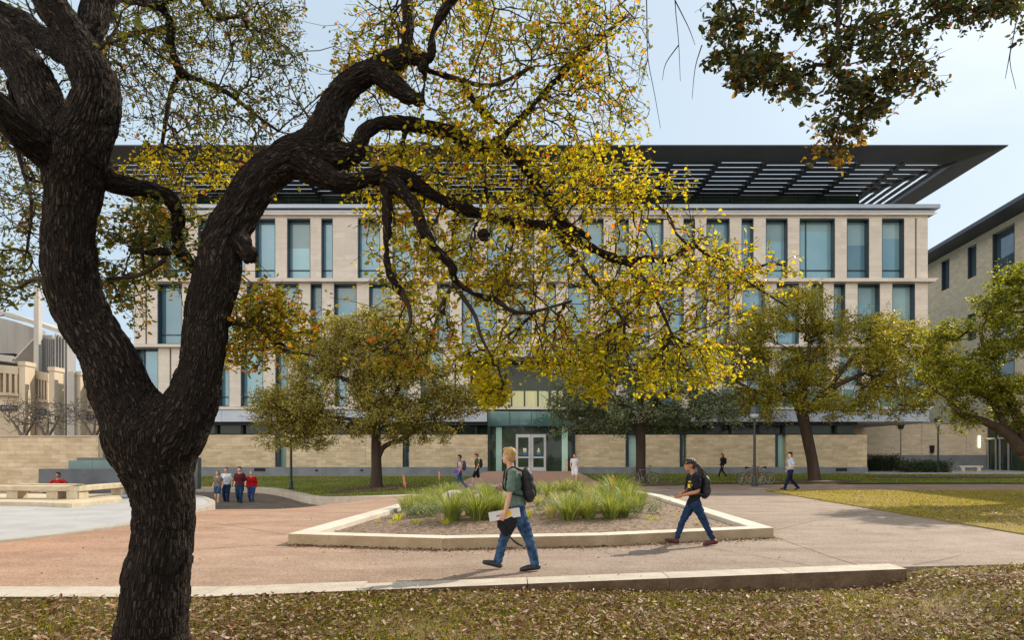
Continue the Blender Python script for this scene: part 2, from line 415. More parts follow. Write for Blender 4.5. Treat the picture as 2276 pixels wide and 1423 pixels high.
# kerb along the front lawn: blocks of stone butted end to end
kx = [-30, -26, -22.5, -19, -15.5, -12, -9.2, -6.6, -3.7, -1.9, 0.2, 2.1, 3.85, 5.62]
g = MB()
for a, b in zip(kx[:-1], kx[1:]):
    a2, b2 = a+.006, b-.006; wk = .62 if b < -1 else .46
    h0, h1 = .012+.0*a, .012
    ha = .012+.055*min(max((a+3.7)/9, 0), 1); hb = .012+.055*min(max((b+3.7)/9, 0), 1)
    V = [(a2, YK(a2), -.4), (b2, YK(b2), -.4), (b2, YK(b2)+wk, -.4), (a2, YK(a2)+wk, -.4), (a2, YK(a2), ha), (b2, YK(b2), hb), (b2, YK(b2)+wk, hb), (a2, YK(a2)+wk, ha)]
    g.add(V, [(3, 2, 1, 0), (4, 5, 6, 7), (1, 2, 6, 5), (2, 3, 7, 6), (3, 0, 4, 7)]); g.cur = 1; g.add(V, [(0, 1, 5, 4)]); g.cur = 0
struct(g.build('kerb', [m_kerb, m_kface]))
# right lawn
g = MB(); rl = [(10.75, 14.35), (11.1, 21), (11.6, 31.2), (13, 31.6), (60, 32), (60, 18), (22, 13.0), (14, 12.9)]
g.prism(rl, -.3, .03); struct(g.build('lawn', m_lawn))
# trodden dirt strip between the path and the shaded lawn
g = MB(); g.prism([(7, 33.0), (11.7, 32.2), (60, 33.2), (60, 40), (20, 38.4), (8.5, 39.2)], -.3, .012); struct(g.build('dirt_strip', M('trodden dirt', (.20, .13, .085), (.29, .20, .145), scale=.7, bump=.4, bscale=14, fine=.2)))
# back lawn rising to the building
def zb(y): t = min(max((y-35)/14, 0), 1); return .035+.20*t*t*(3-2*t)
def rise(name, poly_l, mat, off=0.0, y0=35.6, y1=51.4, n=10):
    g = MB(); V = []
    for j in range(n+1):
        y = y0+(y1-y0)*j/n; xl, xr = poly_l(y)
        for i in range(13): V.append((xl+(xr-xl)*i/12, y, zb(y)+off))
    g.add(V, [(j*13+i, j*13+i+1, (j+1)*13+i+1, (j+1)*13+i) for j in range(n) for i in range(12)])
    o = g.build(name, mat, smooth=True); return struct(o)
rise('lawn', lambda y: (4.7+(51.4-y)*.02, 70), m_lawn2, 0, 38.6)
def brickpave(name):
    return stone(name, (.34, .165, .105), (.42, .22, .15), (.28, .17, .12), .22, .11, .2, .006)
m_bp = M('red brick paving', (.46, .255, .18), (.55, .33, .245), scale=3, bump=.3, bscale=30, fine=.25)
g = MB(); V = []
for j in range(11):
    y = 34.0+17.4*j/10; t = (y-34)/17.4
    for i in range(9):
        xl = -1.75-(51.4-y)*.10; xr = 4.7+(51.4-y)*.02
        V.append((xl+(xr-xl)*i/8, y, .01+.40*t*t*(3-2*t)))
g.add(V, [(j*9+i, j*9+i+1, (j+1)*9+i+1, (j+1)*9+i) for j in range(10) for i in range(8)])
struct(g.build('brick_walk', m_bp, smooth=True))
g = MB(); g.prism([(26.5, 50.0), (70, 50.0), (70, 62), (26.5, 62)], -.3, .30); struct(g.build('pavement', m_pave))
# mulch rings under trees
m_mulch = M('dark mulch', (.055, .032, .022), (.10, .06, .042), scale=3, bump=.8, bscale=25)
def disc(px, py, rx, ry, z=None):
    c = G(px, py, .05); z = (zb(c[1])+.02) if z is None else z
    g = MB(); g.prism([(c[0]+rx*math.cos(a)*(1+.08*math.sin(3*a)), c[1]+ry*math.sin(a)) for a in np.linspace(0, 2*math.pi, 40)[:-1]], z-.2, z+.02)
    return struct(g.build('mulch', m_mulch))
disc(1815, 1072, 2.6, 1.5); disc(1425, 1077, 2.4, 1.3); disc(2120, 1066, 5.4, 1.6)
# low curved stone kerb behind the left plaza
def arc_wall(name, pts, width, z0, z1, mat, sub=8, bev=.02):
    c = catmull(np.array(pts, float), sub); T = np.gradient(c, axis=0); T /= np.linalg.norm(T, axis=1)[:, None]
    n = np.stack([-T[:, 1], T[:, 0]], 1)*width/2; L, R = c+n, c-n; V = []; k = len(c)
    for z in (z0, z1):
        zl = list(catmull(np.column_stack([np.array(pts, float), z]), sub)[:, 2]) if isinstance(z, list) else [z]*k
        V += [(x, y, q) for (x, y), q in zip(L, zl)]; V += [(x, y, q) for (x, y), q in zip(R, zl)]
    Fs = []
    for i in range(k-1):
        Fs += [(2*k+i+1, 2*k+i, 3*k+i, 3*k+i+1), (i, i+1, k+i+1, k+i), (i+1, i, 2*k+i, 2*k+i+1), (k+i, k+i+1, 3*k+i+1, 3*k+i)]
    Fs += [(0, k, 3*k, 2*k), (k-1, 3*k-1, 4*k-1, 2*k-1)][::1]
    g = MB(); g.add(V, Fs); return g.build(name, mat, bevel=bev)
kpd = [(300, 40.5, -.24), (380, 40.3, -.24), (480, 40, -.24), (590, 38.6, -.20), (650, 34.8, -.24), (705, 30.4, -.19), (800, 28.2, -.03), (905, 27.6, .05), (1010, 28.6, .06), (1075, 31.0, .05)]
ks = [P(x, 0, d)[:2] for x, d, z in kpd]; kz = [z for x, d, z in kpd]
o = arc_wall('stone_kerb', ks, .70, -1.0, kz, m_kerb); tag(o, 'low curved pale stone kerb along the lawn behind the four walkers', 'kerb')
kc = catmull(np.column_stack([np.array(ks), kz]), 8)
def lawn_z(x, y):
    i = np.argmin(abs(kc[:, 0]-x)); k0 = kc[i]; t = sm((y-k0[1])/max(51.5-k0[1], 1)); return k0[2]*(1-t)+.03*t-.03*(1-t)+.09*math.sin(math.pi*min(max((y-k0[1])/(51.5-k0[1]), 0), 1))
g = MB(); V = []; n_ = len(kc)
xs = np.concatenate([np.linspace(-70, kc[0, 0]-.5, 5), kc[:, 0]]); 
for x in xs:
    i = np.argmin(abs(kc[:, 0]-x)); ys_ = kc[i, 1]
    for j in range(13): y = ys_+(51.5-ys_)*j/12; xx = x if x < -6 else x+(min(x, -1.75-(51.4-y)*.10)-x)*1.0; V.append((xx, y, lawn_z(x, y)))
g.add(V, [(a*13+j, (a+1)*13+j, (a+1)*13+j+1, a*13+j+1) for a in range(len(xs)-1) for j in range(12)])
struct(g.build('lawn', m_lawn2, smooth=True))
c_ = P(840, 0, 34.2); g = MB(); mv = [(c_[0]+2.4*math.cos(a), c_[1]+2.3*math.sin(a)) for a in np.linspace(0, 2*math.pi, 30)[:-1]]
g.add([(c_[0], c_[1], lawn_z(c_[0], c_[1])+.05)]+[(x, y, lawn_z(x, y)+.015) for x, y in mv], [(0, 1+i, 1+(i+1) % 29) for i in range(29)]); struct(g.build('mulch', m_mulch, smooth=True))
# expansion joints and hairline cracks in the paving
m_jt = M('dark paving joint', (.10, .08, .065), (.15, .12, .10), scale=6)
def line(pts, w):
    c = catmull(np.array([G(x, y)[:2] for x, y in pts]), 6); T = np.gradient(c, axis=0); T /= np.linalg.norm(T, axis=1)[:, None]; n = np.stack([-T[:, 1], T[:, 0]], 1)*w/2
    n = n*(1+.5*np.sin(np.arange(len(c))*2.3))[:, None]; k = len(c); gg = MB(); gg.add([(x, y, .004) for x, y in c+n]+[(x, y, .004) for x, y in c-n], [(i+1, i, k+i, k+i+1) for i in range(k-1)]); struct(gg.build('paving_joint', m_jt))
line([(1800, 1222), (1850, 1240), (1905, 1256)], .022); line([(2030, 1256), (2080, 1248), (2131, 1236)], .03); line([(1722, 1195), (1790, 1219), (1800, 1222)], .014)
line([(600, 1212), (420, 1224), (120, 1248)], .014); line([(1460, 1200), (1700, 1240), (1850, 1268)], .012); line([(1990, 1130), (1850, 1150), (1722, 1180)], .014)
line([(440, 1160), (520, 1170), (636, 1190)], .014)
# grey plaza on the left and its rim
pl = [G(x, y)[:2] for x, y in ((-400, 1246), (-200, 1228), (0, 1206), (150, 1188), (285, 1168), (380, 1150), (440, 1134), (470, 1121), (462, 1112), (430, 1104), (340, 1098))]
plc = catmull(np.array(pl), 5)
g = MB(); g.prism([tuple(p) for p in plc]+[(-30, 27), (-30, 9.0)], -.3, .035); struct(g.build('plaza', m_plaza))
struct(arc_wall('plaza_rim', pl, .22, -.3, .05, M('rim stone', (.30, .27, .22), (.38, .34, .28), scale=3, bump=.3), 5, .01))
# ================================================================ main building
D = 51.6; S_ = D/F
fx = lambda p: (p-CX)*S_
fz = lambda p: EYE+(HY-p)*S_
m_lime = stone('limestone cladding', (.64, .57, .495), (.71, .64, .56), (.52, .46, .40), 1.5, .42, .10, .008, .13)
m_rust = stone('rough sandstone', (.60, .46, .29), (.76, .615, .42), (.50, .38, .24), .75, .21, .5, .006, .30)
m_band = M('pale metal panel', (.36, .41, .49), (.42, .465, .54), rough=.35, scale=.6, metal=.2)
m_dark = M('dark blue metal', (.028, .045, .06), (.04, .06, .078), rough=.4, scale=.8, metal=.2)
m_roofd = M('dark roof metal', (.046, .055, .072), (.066, .077, .098), rough=.5, scale=.5, metal=.1)
m_base = M('slate grey stone base', (.17, .185, .20), (.235, .25, .27), rough=.7, scale=1.2, bump=.15, bscale=20, fine=.12)
m_glass = glass('teal window glass', (.135, .285, .36), .05, .8, .15, (.19, .35, .43))
m_blind = glass('blind behind glass', (.20, .33, .36), .08, .7, .08, (.26, .39, .41))
m_gdark = glass('dark green glass', (.010, .026, .020), .04, .3, .0, (.04, .06, .03))
m_gteal = glass('teal spandrel glass', (.05, .13, .13), .06, .7, .2, (.10, .20, .18))
m_gpale = glass('pale green glass', (.25, .42, .37), .12, .6, .1, (.34, .52, .46))
m_mull = M('silver aluminium', (.42, .43, .44), (.48, .49, .50), rough=.35, metal=.5, scale=2)
m_black = M('black joint', (.015, .015, .017))
XL, XR = fx(299), fx(2062)
B = thing('campus_building', (fx(1181), D, .1), 'long pale limestone campus building with a wide dark louvred roof overhang, across the plaza', 'building')
wall = MB(); 
A_ = [(330, 352), (362, 412), (440, 468), (497, 545), (567, 612), (638, 690), (714, 740), (795, 845), (872, 922), (948, 975), (1003, 1055), (1082, 1132), (1160, 1188), (1215, 1265), (1292, 1342), (1370, 1398), (1425, 1475), (1519, 1545), (1570, 1622), (1648, 1675), (1702, 1751), (1777, 1856), (1882, 1932), (1960, 2010)]
B_ = [(350, 405), (440, 466), (492, 520), (548, 586), (612, 664), (690, 716), (742, 793), (820, 870), (896, 922), (971, 1000), (1026, 1105), (1132, 1182), (1210, 1236), (1262, 1312), (1340, 1390), (1416, 1444), (1470, 1520), (1546, 1572), (1592, 1622), (1650, 1700), (1726, 1776), (1804, 1830), (1853, 1879), (1906, 1956), (1983, 2034)]
C_ = [(300.5, 352), (410, 436), (458, 470), (485, 510), (535, 585), (612, 640), (668, 718), (744, 770), (800, 850), (880, 906), (935, 985), (1320, 1370), (1396, 1422), (1450, 1500), (1530, 1580), (1606, 1632), (1660, 1710), (1736, 1786), (1812, 1838), (1866, 1916), (1944, 1994), (2010, 2058)]
slits = {'A': [(2033.5, 2038)], 'B': [(323, 327)], 'C': [(377, 381), (1010, 1014)]}
def row(wins, y0, y1, gaps, slot, x0=299, x1=2062):
    cuts = sorted(wins+gaps+slot); x = x0
    for a, b in cuts:
        if a > x+.2: wall.box(fx(x), fx(a), D, D+.9, fz(y1), fz(y0))
        x = b
    if x < x1: wall.box(fx(x), fx(x1), D, D+.9, fz(y1), fz(y0))
    for a, b in gaps:
        g = MB(); g.box(fx(a), fx(b), D+.35, D+.5, fz(y1), fz(y0)); g.build('joint', m_black, B)
row(A_, 485, 619.5, slits['A'], []); row(B_, 630, 765, slits['B'], []); row(C_, 774, 904, slits['C'], [(1040, 1290)])
wall.box(XL, XR, D, D+.9, fz(485)+.002, fz(474))
wall.box(XL, XR, D+.02, D+.9, fz(630)+.002, fz(619.5)-.002); wall.box(XL, XR, D+.02, D+.9, fz(774)+.002, fz(765)-.002)
wall.build('wall', m_lime, B)
for (y0, y1, pr) in ((621, 628.5, .38), (767, 773, .34), (905, 911, .30), (475, 480, .25)):
    g = MB(); e = .62 if y0 < 700 else .3
    a = XL-e; b = XR+e; z0, z1 = fz(y1), fz(y0)
    g.add([(a, D-pr, z1), (b, D-pr, z1), (b, D+1.2, z1), (a, D+1.2, z1), (a+.3, D-pr, z0), (b-.3, D-pr, z0), (b-.3, D+1.2, z0), (a+.3, D+1.2, z0)],
          [(0, 1, 2, 3), (7, 6, 5, 4), (4, 5, 1, 0), (5, 6, 2, 1), (6, 7, 3, 2), (7, 4, 0, 3)])
    g.build('ledge', m_lime, B)
def window(a, b, y0, y1, mull=None, trans=None, dep=.62):
    x0, x1, z0, z1 = fx(a)+.003, fx(b)-.003, fz(y1)+.003, fz(y0)-.003; t = .05
    g = MB(); g.box(x0, x0+t, D+.03, D+dep, z0, z1); g.box(x1-t, x1, D+.03, D+dep, z0, z1)
    g.box(x0+t, x1-t, D+.03, D+dep, z1-t*2, z1); g.box(x0+t, x1-t, D+.10, D+dep, z0, z0+t)
    if trans: g.box(x0+t, x1-t, D+dep-.08, D+dep-.01, fz(trans)-.04, fz(trans)+.04)
    if mull: g.box(fx(mull)-.03, fx(mull)+.03, D+dep-.10, D+dep-.012, z0+t, z1-2*t)
    o = g.build('window', m_dark, B)
    p = MB(); p.box(x0+t, x1-t, D+dep, D+dep+.03, z0+t, z1-t*2); p.build('pane', m_glass, o)
    if rng.random() < .6:
        h = (z1-z0)*rng.uniform(.15, .5); p = MB(); p.box(x0+t+.004, x1-t-.004, D+dep-.006, D+dep-.002, z1-t*2-h, z1-t*2-.004); p.build('blind', m_blind, o)
for a, b in A_: window(a, b, 485, 619.5, (a+21 if b-a > 70 else None), 597)
for a, b in B_: window(a, b, 630, 765, (a+21 if b-a > 70 else None), 742 if rng.random() < .5 else None)
for a, b in C_:
    window(a, b, 774, 904 if a < 1590 else 860, (a+12 if a < 301 else None), 882 if a < 1590 else 842)
g = MB(); g.box(fx(1600), fx(2060), D-.02, D+.5, fz(866), fz(858)); 
for k in range(18): x = fx(1602+k*27); g.box(x-.04, x+.04, D-.04, D+.0, fz(904), fz(866))
rb = g.build('window_strip', m_mull, B)
g = MB(); g.box(fx(1600), fx(2060), D-.012, D+.4, fz(904), fz(866)); g.build('pane', m_gteal, rb)
# body behind: side glass, roof deck
g = MB(); g.box(XL-.30, XL, D+.5, D+28, fz(940), fz(474)); g.box(XR, XR+.30, D+.5, D+28, fz(940), fz(474)); g.build('side_glazing', m_glass, B)
g = MB(); ra, rb_ = fx(1040)-.06, fx(1290)+.06; g.box(XL+.01, XR-.01, D+.95, D+28, fz(793), fz(476)); g.box(XL+.01, ra, D+.95, D+28, fz(939), fz(793)-.003); g.box(rb_, XR-.01, D+.95, D+28, fz(939), fz(793)-.003); g.box(ra+.003, rb_-.003, D+2.6, D+28, fz(939), fz(793)-.003); g.box(ra+.003, rb_-.003, D+.95, D+2.5, fz(939), fz(910));  g.box(fx(245), fx(1905), D+.96, D+28, fz(1045), fz(939)-.003); g.build('core', m_dark, B)
g = MB(); g.box(fx(1905.2), XR-.02, D+.3, D+12, fz(939)-.05, fz(939)-.003); g.build('soffit', m_lime, B)
# metal band over the ground floor, soffit
g = MB()
for a, b in zip(range(299, 2062, 98), list(range(397, 2062, 98))+[2062]):
    if 985 < a < 1290:
        if g.v: g.build('spandrel_band', m_band, B); g = MB()
        continue
    g.box(fx(a)+.008, fx(b)-.008, D-.18, D+.9, fz(938), fz(912))
g.build('spandrel_band', m_band, B)
g = MB(); g.box(fx(1030), fx(1292), D-.35, D+2.4, fz(795), fz(775)); g.build('entrance_canopy', m_band, B)
# parapet
g = MB(); g.box(XL-.5, XR+.45, D-.12, D+3, fz(473), fz(468.5)); g.build('parapet', m_band, B)
g = MB(); g.box(XL-.8, XR+.75, D-.35, D+3, fz(466), fz(457)); g.build('coping', m_band, B, bevel=.03)
g = MB(); g.box(XL-.4, XR+.35, D+.1, D+3, fz(468.5), fz(466)); g.build('parapet_shadow_gap', m_black, B)
# ground floor
pan = [(243, 612), (637, 812), (812.3, 895), (910, 1085), (1278, 1390), (1434, 1510), (1526, 1722), (1748, 1926)]
for a, b in pan:
    g = MB(); g.box(fx(a), fx(b), D-.06, D+.6, fz(1039), fz(967)); g.build('stone_panel', m_rust, B)
g = MB(); g.box(fx(200), fx(1086), D-.14, D+.6, -.3, fz(1038.6)); g.build('plinth', m_base, B); g = MB(); g.box(fx(1276), fx(1926.5), D-.14, D+.6, -.3, fz(1038.6)); g.build('plinth', m_base, B)
for a, b in ((612, 637), (895, 910), (1390, 1434), (1510, 1526), (1722, 1748)):
    g = MB(); g.box(fx(a)+.01, fx(a)+.28, D+.1, D+.9, fz(1039), fz(966)); 
    o = g.build('slot_window', m_dark, B); g = MB(); g.box(fx(a)+.28, fx(b)-.01, D+.4, D+.46, fz(1039), fz(967)); g.build('pane', m_gpale if a in (612, 1390, 1722) else m_gteal, o)
def clere(a, b):
    g = MB(); g.box(fx(a), fx(b), D-.02, D+.8, fz(945.5), fz(938.2)); g.box(fx(a), fx(b), D+.1, D+.8, fz(967), fz(964.5))
    x = a
    while x < b-4: g.box(fx(x), fx(x)+.18, D+.2, D+.8, fz(964.5), fz(945.5)); x += 58
    o = g.build('clerestory', m_black, B)
    g = MB(); g.box(fx(a)+.02, fx(b)-.02, D+.5, D+.56, fz(965), fz(945)); g.build('pane', m_gdark, o)
clere(243, 1085); clere(1278, 1905)
# entrance
ez0 = fz(1048)
g = MB(); g.box(fx(1040), fx(1290), D+2.2, D+2.5, fz(909), fz(796)); g.build('recess_wall', m_gdark, B)
g = MB(); g.box(fx(1040)-.05, fx(1040)+.12, D+.1, D+2.2, fz(938), fz(795)); g.box(fx(1290)-.12, fx(1290)+.05, D+.1, D+2.2, fz(938), fz(795)); g.build('recess_reveal', m_lime, B)
m_lit = M('lit interior blinds', (.48, .52, .33), (.72, .68, .36), scale=.9, emit=.10, stretch=(3, 1, .2))
g = MB()
for a, b in ((1114, 1135), (1139, 1165), (1169, 1196), (1200, 1222), (1228, 1240), (1246, 1256)): g.box(fx(a), fx(b), D+2.08, D+2.18, fz(902), fz(864))
g.build('lit_window', m_lit, B)
g = MB(); g.box(fx(1085), fx(1277), D-.25, D-.17, fz(946), fz(915)); g.build('glass_spandrel', m_gteal, B)
g = MB(); g.box(fx(1085), fx(1277), D-.02, D+.04, ez0, fz(947)); g.build('entrance_glazing', m_gdark, B)
g = MB()
for x in (1085, 1088.5, 1133, 1181, 1229, 1272, 1275.5): g.box(fx(x)-.025, fx(x)+.025, D-.28, D-.06, fz(946) if x in (1133, 1181, 1229) else ez0, fz(914))
g.box(fx(1085), fx(1277), D-.30, D-.05, fz(948.5), fz(945.5)); g.build('mullion', m_dark, B)
for x in (1109, 1255):
    g = MB(); g.box(fx(x)-.22, fx(x)+.22, D-.12, D-.03, ez0, fz(950)); g.build('glass_fin', m_gpale, B)
for s, (a, b) in enumerate(((1146.5, 1179.6), (1180.2, 1213.5))):
    g = MB(); x0, x1, z0, z1 = fx(a), fx(b), ez0+.02, fz(966); t = .17; y0, y1 = D-.14, D-.05
    g.box(x0, x0+t, y0, y1, z0, z1); g.box(x1-t, x1, y0, y1, z0, z1); g.box(x0+t, x1-t, y0, y1, z1-.24, z1); g.box(x0+t, x1-t, y0, y1, z0, z0+.28); g.box(x0+t, x1-t, y0+.01, y1, fz(1019), fz(1015.5))
    o = g.build('door', m_mull, B)
    h = MB(); hx = x1-t*.5 if s == 0 else x0+t*.5; h.tube([(hx, D-.2, fz(1024)), (hx, D-.2, fz(1008))], .02); h.build('handle', m_mull, o)
    q = MB(); cx_ = fx(1166.5 if s == 0 else 1197); q.box(cx_-.14, cx_+.14, D-.048, D-.03, fz(1012), fz(1006))
    q.build('poster', M('blue poster', (.02, .16, .5)), o)
    q = MB(); q.box(cx_-.12, cx_+.12, D-.05, D-.031, fz(1005.8), fz(1001.5)); q.build('poster', M('yellow poster', (.7, .55, .05)), o)
    q = MB(); q.box(cx_-.13 if s == 0 else cx_-.05, cx_+.12 if s == 0 else cx_+.06, D-.049, D-.03, fz(1001.3), fz(997)); q.build('poster', M('white notice', (.75, .75, .72)), o)
# vents in the plinth
for x in (579, 705, 805, 445, 1868):
    w = .42 if x in (579, 1868) else .09
    g = MB(); g.box(fx(x)-w, fx(x)+w, D-.16, D-.10, fz(1048), fz(1041 if w > .2 else 1044)); g.build('vent', m_black, B)
# penthouse glazing and louvred roof
ZR = 23.34; YF = 48.35; XRE = 35.15; XLE = XL-3.6; YP = 57.0
g = MB(); g.box(XL+2, 29.0, YP+.05, YP+.4, fz(466), ZR-.02)
g.build('penthouse_glazing', m_gdark, B)
g = MB()
for k in range(22):
    x = XL+2+k*2.64; g.box(x, x+.08, YP-.03, YP+.05, fz(466), ZR-.05)
g.box(XL+2, 29, YP-.02, YP+.05, 21.75, 21.83); g.build('penthouse_mullion', m_dark, B)
g = MB(); X1 = 32.95; th = .30; Y0 = 50.5
def slab(x0, x1, y0, y1, z0=ZR, z1=ZR+th): g.box(x0, x1, y0, y1, z0, z1)
# tapered front fascia: wedge
g.add([(XLE, YF, ZR+.22), (XRE, YF, ZR+.22), (X1, Y0, ZR), (XLE+2, Y0, ZR), (XLE, YF, ZR+.30), (XRE, YF, ZR+.30), (X1, Y0, ZR+.45), (XLE+2, Y0, ZR+.45)],
      [(3, 2, 1, 0), (4, 5, 6, 7), (0, 1, 5, 4), (1, 2, 6, 5), (2, 3, 7, 6), (3, 0, 4, 7)])
g.add([(XRE, YF, ZR+.22), (XRE, 84, ZR+.22), (X1, 84, ZR), (X1, Y0, ZR), (XRE, YF, ZR+.30), (XRE, 84, ZR+.30), (X1, 84, ZR+.45), (X1, Y0, ZR+.45)],
      [(3, 2, 1, 0), (4, 5, 6, 7), (0, 1, 5, 4), (1, 2, 6, 5), (2, 3, 7, 6), (3, 0, 4, 7)])
g.box(XLE, XLE+2, Y0+.01, 84, ZR, ZR+.4)
g.box(XLE+2.01, 28.9, YP+.3, 84, ZR, ZR+.4)
g.build('roof_fascia', m_roofd, B)
g = MB(); pit = .84; bays = [XLE+2+i*3.5 for i in range(int((X1-3.6-XLE-2)/3.5)+1)]
for i, x in enumerate(bays):
    off = (i % 2)*.42; xe = min(x+3.5, 29.2)
    y = Y0+.01-off
    while y < YP+.2:
        ya = max(y, Y0+.01); 
        if y+.62 > ya: g.box(x+.17, xe-.17, ya, y+.62, ZR+.06, ZR+.12)
        y += pit
    g.box(x-.165, x+.165, Y0+.01, YP+.28, ZR-.02, ZR+.28)
g.box(29.0, 29.36, Y0+.01, YP+.28, ZR-.025, ZR+.275)
# right corner: mitred, slats along the depth
k = 0; x = 29.3
g.add([(29.2, YP-.5, ZR-.02), (29.2, YP+.45, ZR-.02), (X1, Y0+.45, ZR-.02), (X1, Y0-.02, ZR-.02), (29.2, YP-.5, ZR+.28), (29.2, YP+.45, ZR+.28), (X1, Y0+.45, ZR+.28), (X1, Y0-.02, ZR+.28)],
      [(3, 2, 1, 0), (4, 5, 6, 7), (0, 1, 5, 4), (1, 2, 6, 5), (2, 3, 7, 6), (3, 0, 4, 7)])
mit = lambda x: Y0+(X1-x)*(YP-Y0)/(X1-29.2)
y = Y0+.01
while y < YP:
    xe = X1-(y+.5-Y0)*(X1-29.2)/(YP-Y0)
    if xe > 29.3: g.box(29.2, xe+.12, y, y+.62, ZR+.06, ZR+.12)
    y += pit
for i, x in enumerate(np.arange(29.35, X1-.1, .72)):
    yy = mit(x+.42)+.05; j = 0
    while yy < 84:
        y2 = min(yy+3.4-(i % 2)*1.2*(j == 0), 84); g.box(x, x+.42, yy, y2-.12, ZR+.06, ZR+.12); yy = y2; j += 1
for y in np.arange(YP+3.3, 84, 3.5): g.box(29.2, X1, y, y+.3, ZR-.02, ZR+.05)
g.build('roof_louvres', m_roofd, B)

# ================================================================ right-hand building (wall runs away from the viewer)
m_tan = stone('tan stone wall', (.70, .575, .42), (.78, .66, .50), (.52, .42, .30), .75, .25, .3, .006, .2)
R_ = thing('neighbour_building', (42.9, 61.5, .1), 'tan stone building with a dark sloping-looking eave, right of the long building', 'building')
sx = lambda y: 43.7+.109*(y-69)
def swall(mb, y0, y1, z0, z1, off=0.0, th=.5):
    a, b = sx(y0), sx(y1); n = 1/math.hypot(1, .109)
    mb.add([(a-off, y0, z0), (b-off, y1, z0), (b-off+th, y1, z0), (a-off+th, y0, z0), (a-off, y0, z1), (b-off, y1, z1), (b-off+th, y1, z1), (a-off+th, y0, z1)],
           [(0, 1, 2, 3), (7, 6, 5, 4), (4, 5, 1, 0), (5, 6, 2, 1), (6, 7, 3, 2), (7, 4, 0, 3)])
def yat(px):  # depth on the side wall seen at photo column px
    k = (px-CX)/F; return (43.7-.109*69)/(k-.109)
ztop = 21.8; g = MB(); swins = []
cols = [(2205, 2255, 'big'), (2150, 2170, 'w'), (2092, 2110, 'w')]
def zz(py, px): return EYE+(HY-py)/F*yat(px)
y_edges = [(yat(b), yat(a), t) for a, b, t in cols]
ys = [40]+[v for e in y_edges for v in e[:2]]+[100]
w2 = [(18.3, 21.3), (12.4, 14.9), (8.0, 10.4)]
for i in range(0, len(ys), 2): swall(g, ys[i], ys[i+1], 0, ztop)
for (a, b, t) in y_edges:
    rows = [(4.6, 21.3)] if t == 'big' else w2; z = 0
    for z0, z1 in sorted(rows): swall(g, a, b, z, z0); z = z1
    if z < ztop: swall(g, a, b, z, ztop)
g.build('wall', m_tan, R_)
for (a, b, t) in y_edges:
    for z0, z1 in ([(4.6, 21.3)] if t == 'big' else w2):
        g = MB(); swall(g, a+.03, b-.03, z0+.02, z1-.02, -.38, .05); g.box(sx(a)+.02, sx(a)+.36, a+.01, a+.12, z0+.02, z1-.02); 
        g.box(sx(b)+.02, sx(b)+.36, b-.12, b-.01, z0+.02, z1-.02)
        if t == 'big':
            for z in (7.2, 9.8, 12.4, 15): g.box(sx(a)+.3, sx(a)+.40, a+.1, b-.1, z-.06, z+.06)
        o = g.build('window', m_dark, R_); g = MB(); swall(g, a+.12, b-.12, z0+.05, z1-.05, -.36, .015); g.build('pane', glass('blue window glass', (.10, .15, .20), .04, .9, .3, (.16, .24, .30)), o)
g = MB()
a0, b0 = 38, 100; zr = 22.2
g.add([(sx(a0)-1.9, a0, zr-.35), (sx(b0)-1.9, b0, zr-.35), (sx(b0)+14, b0, zr-.35), (sx(a0)+14, a0, zr-.35), (sx(a0)-1.9, a0, zr), (sx(b0)-1.9, b0, zr), (sx(b0)+14, b0, zr+.2), (sx(a0)+14, a0, zr+.2)],
      [(0, 1, 2, 3), (7, 6, 5, 4), (4, 5, 1, 0), (5, 6, 2, 1), (6, 7, 3, 2), (7, 4, 0, 3)])
g.build('roof', m_roofd, R_)
g = MB(); swall(g, 42, 61.4, .3, 4.5, .06, .05); 
for y in np.arange(43, 61, 1.9): g.box(sx(y)-.12, sx(y)-.05, y, y+.12, .3, 4.5)
g.build('entrance_glazing', m_gdark, R_)
for y in (58.2, 60.0):
    g = MB(); 
    for yy in (y, y+1.2): g.box(sx(yy)-.2, sx(yy)-.1, yy, yy+.12, .3, 3.1)
    g.box(sx(y)-.2, sx(y)-.1, y, y+1.3, 3.0, 3.15); g.build('door_frame', m_mull, R_)
# link wall closing the gap between the two buildings
K = thing('link_wall', (36, 61.5, .1), 'one-storey tan stone wall with grey base, between the two buildings', 'wall')
g = MB(); x0, x1 = 28.0, 42.82
for a, b in ((x0, 36.9), (36.93, 40.9), (40.93, x1)): g.box(a, b, 61.5, 62.0, 1.62, 4.5 if a < 40 else 4.5)
g.build('wall', m_tan, K)
g = MB(); g.box(x0, x1, 61.42, 62.0, 0, 1.615); g.build('plinth', m_base, K)
g = MB(); g.box(x0, x1, 61.35, 62.1, 4.503, 4.62); g.build('coping', m_kerb, K)
g = MB(); g.box(42.0, 42.13, 61.40, 61.495, 2.3, 3.35); o = g.build('wall_light', M('lit wall lamp', (1, .9, .45), emit=2.5), None, (42, 61.4, 2.3)); 
tag(o, 'narrow upright glowing lamp on the tan wall near its right corner', 'wall lamp')
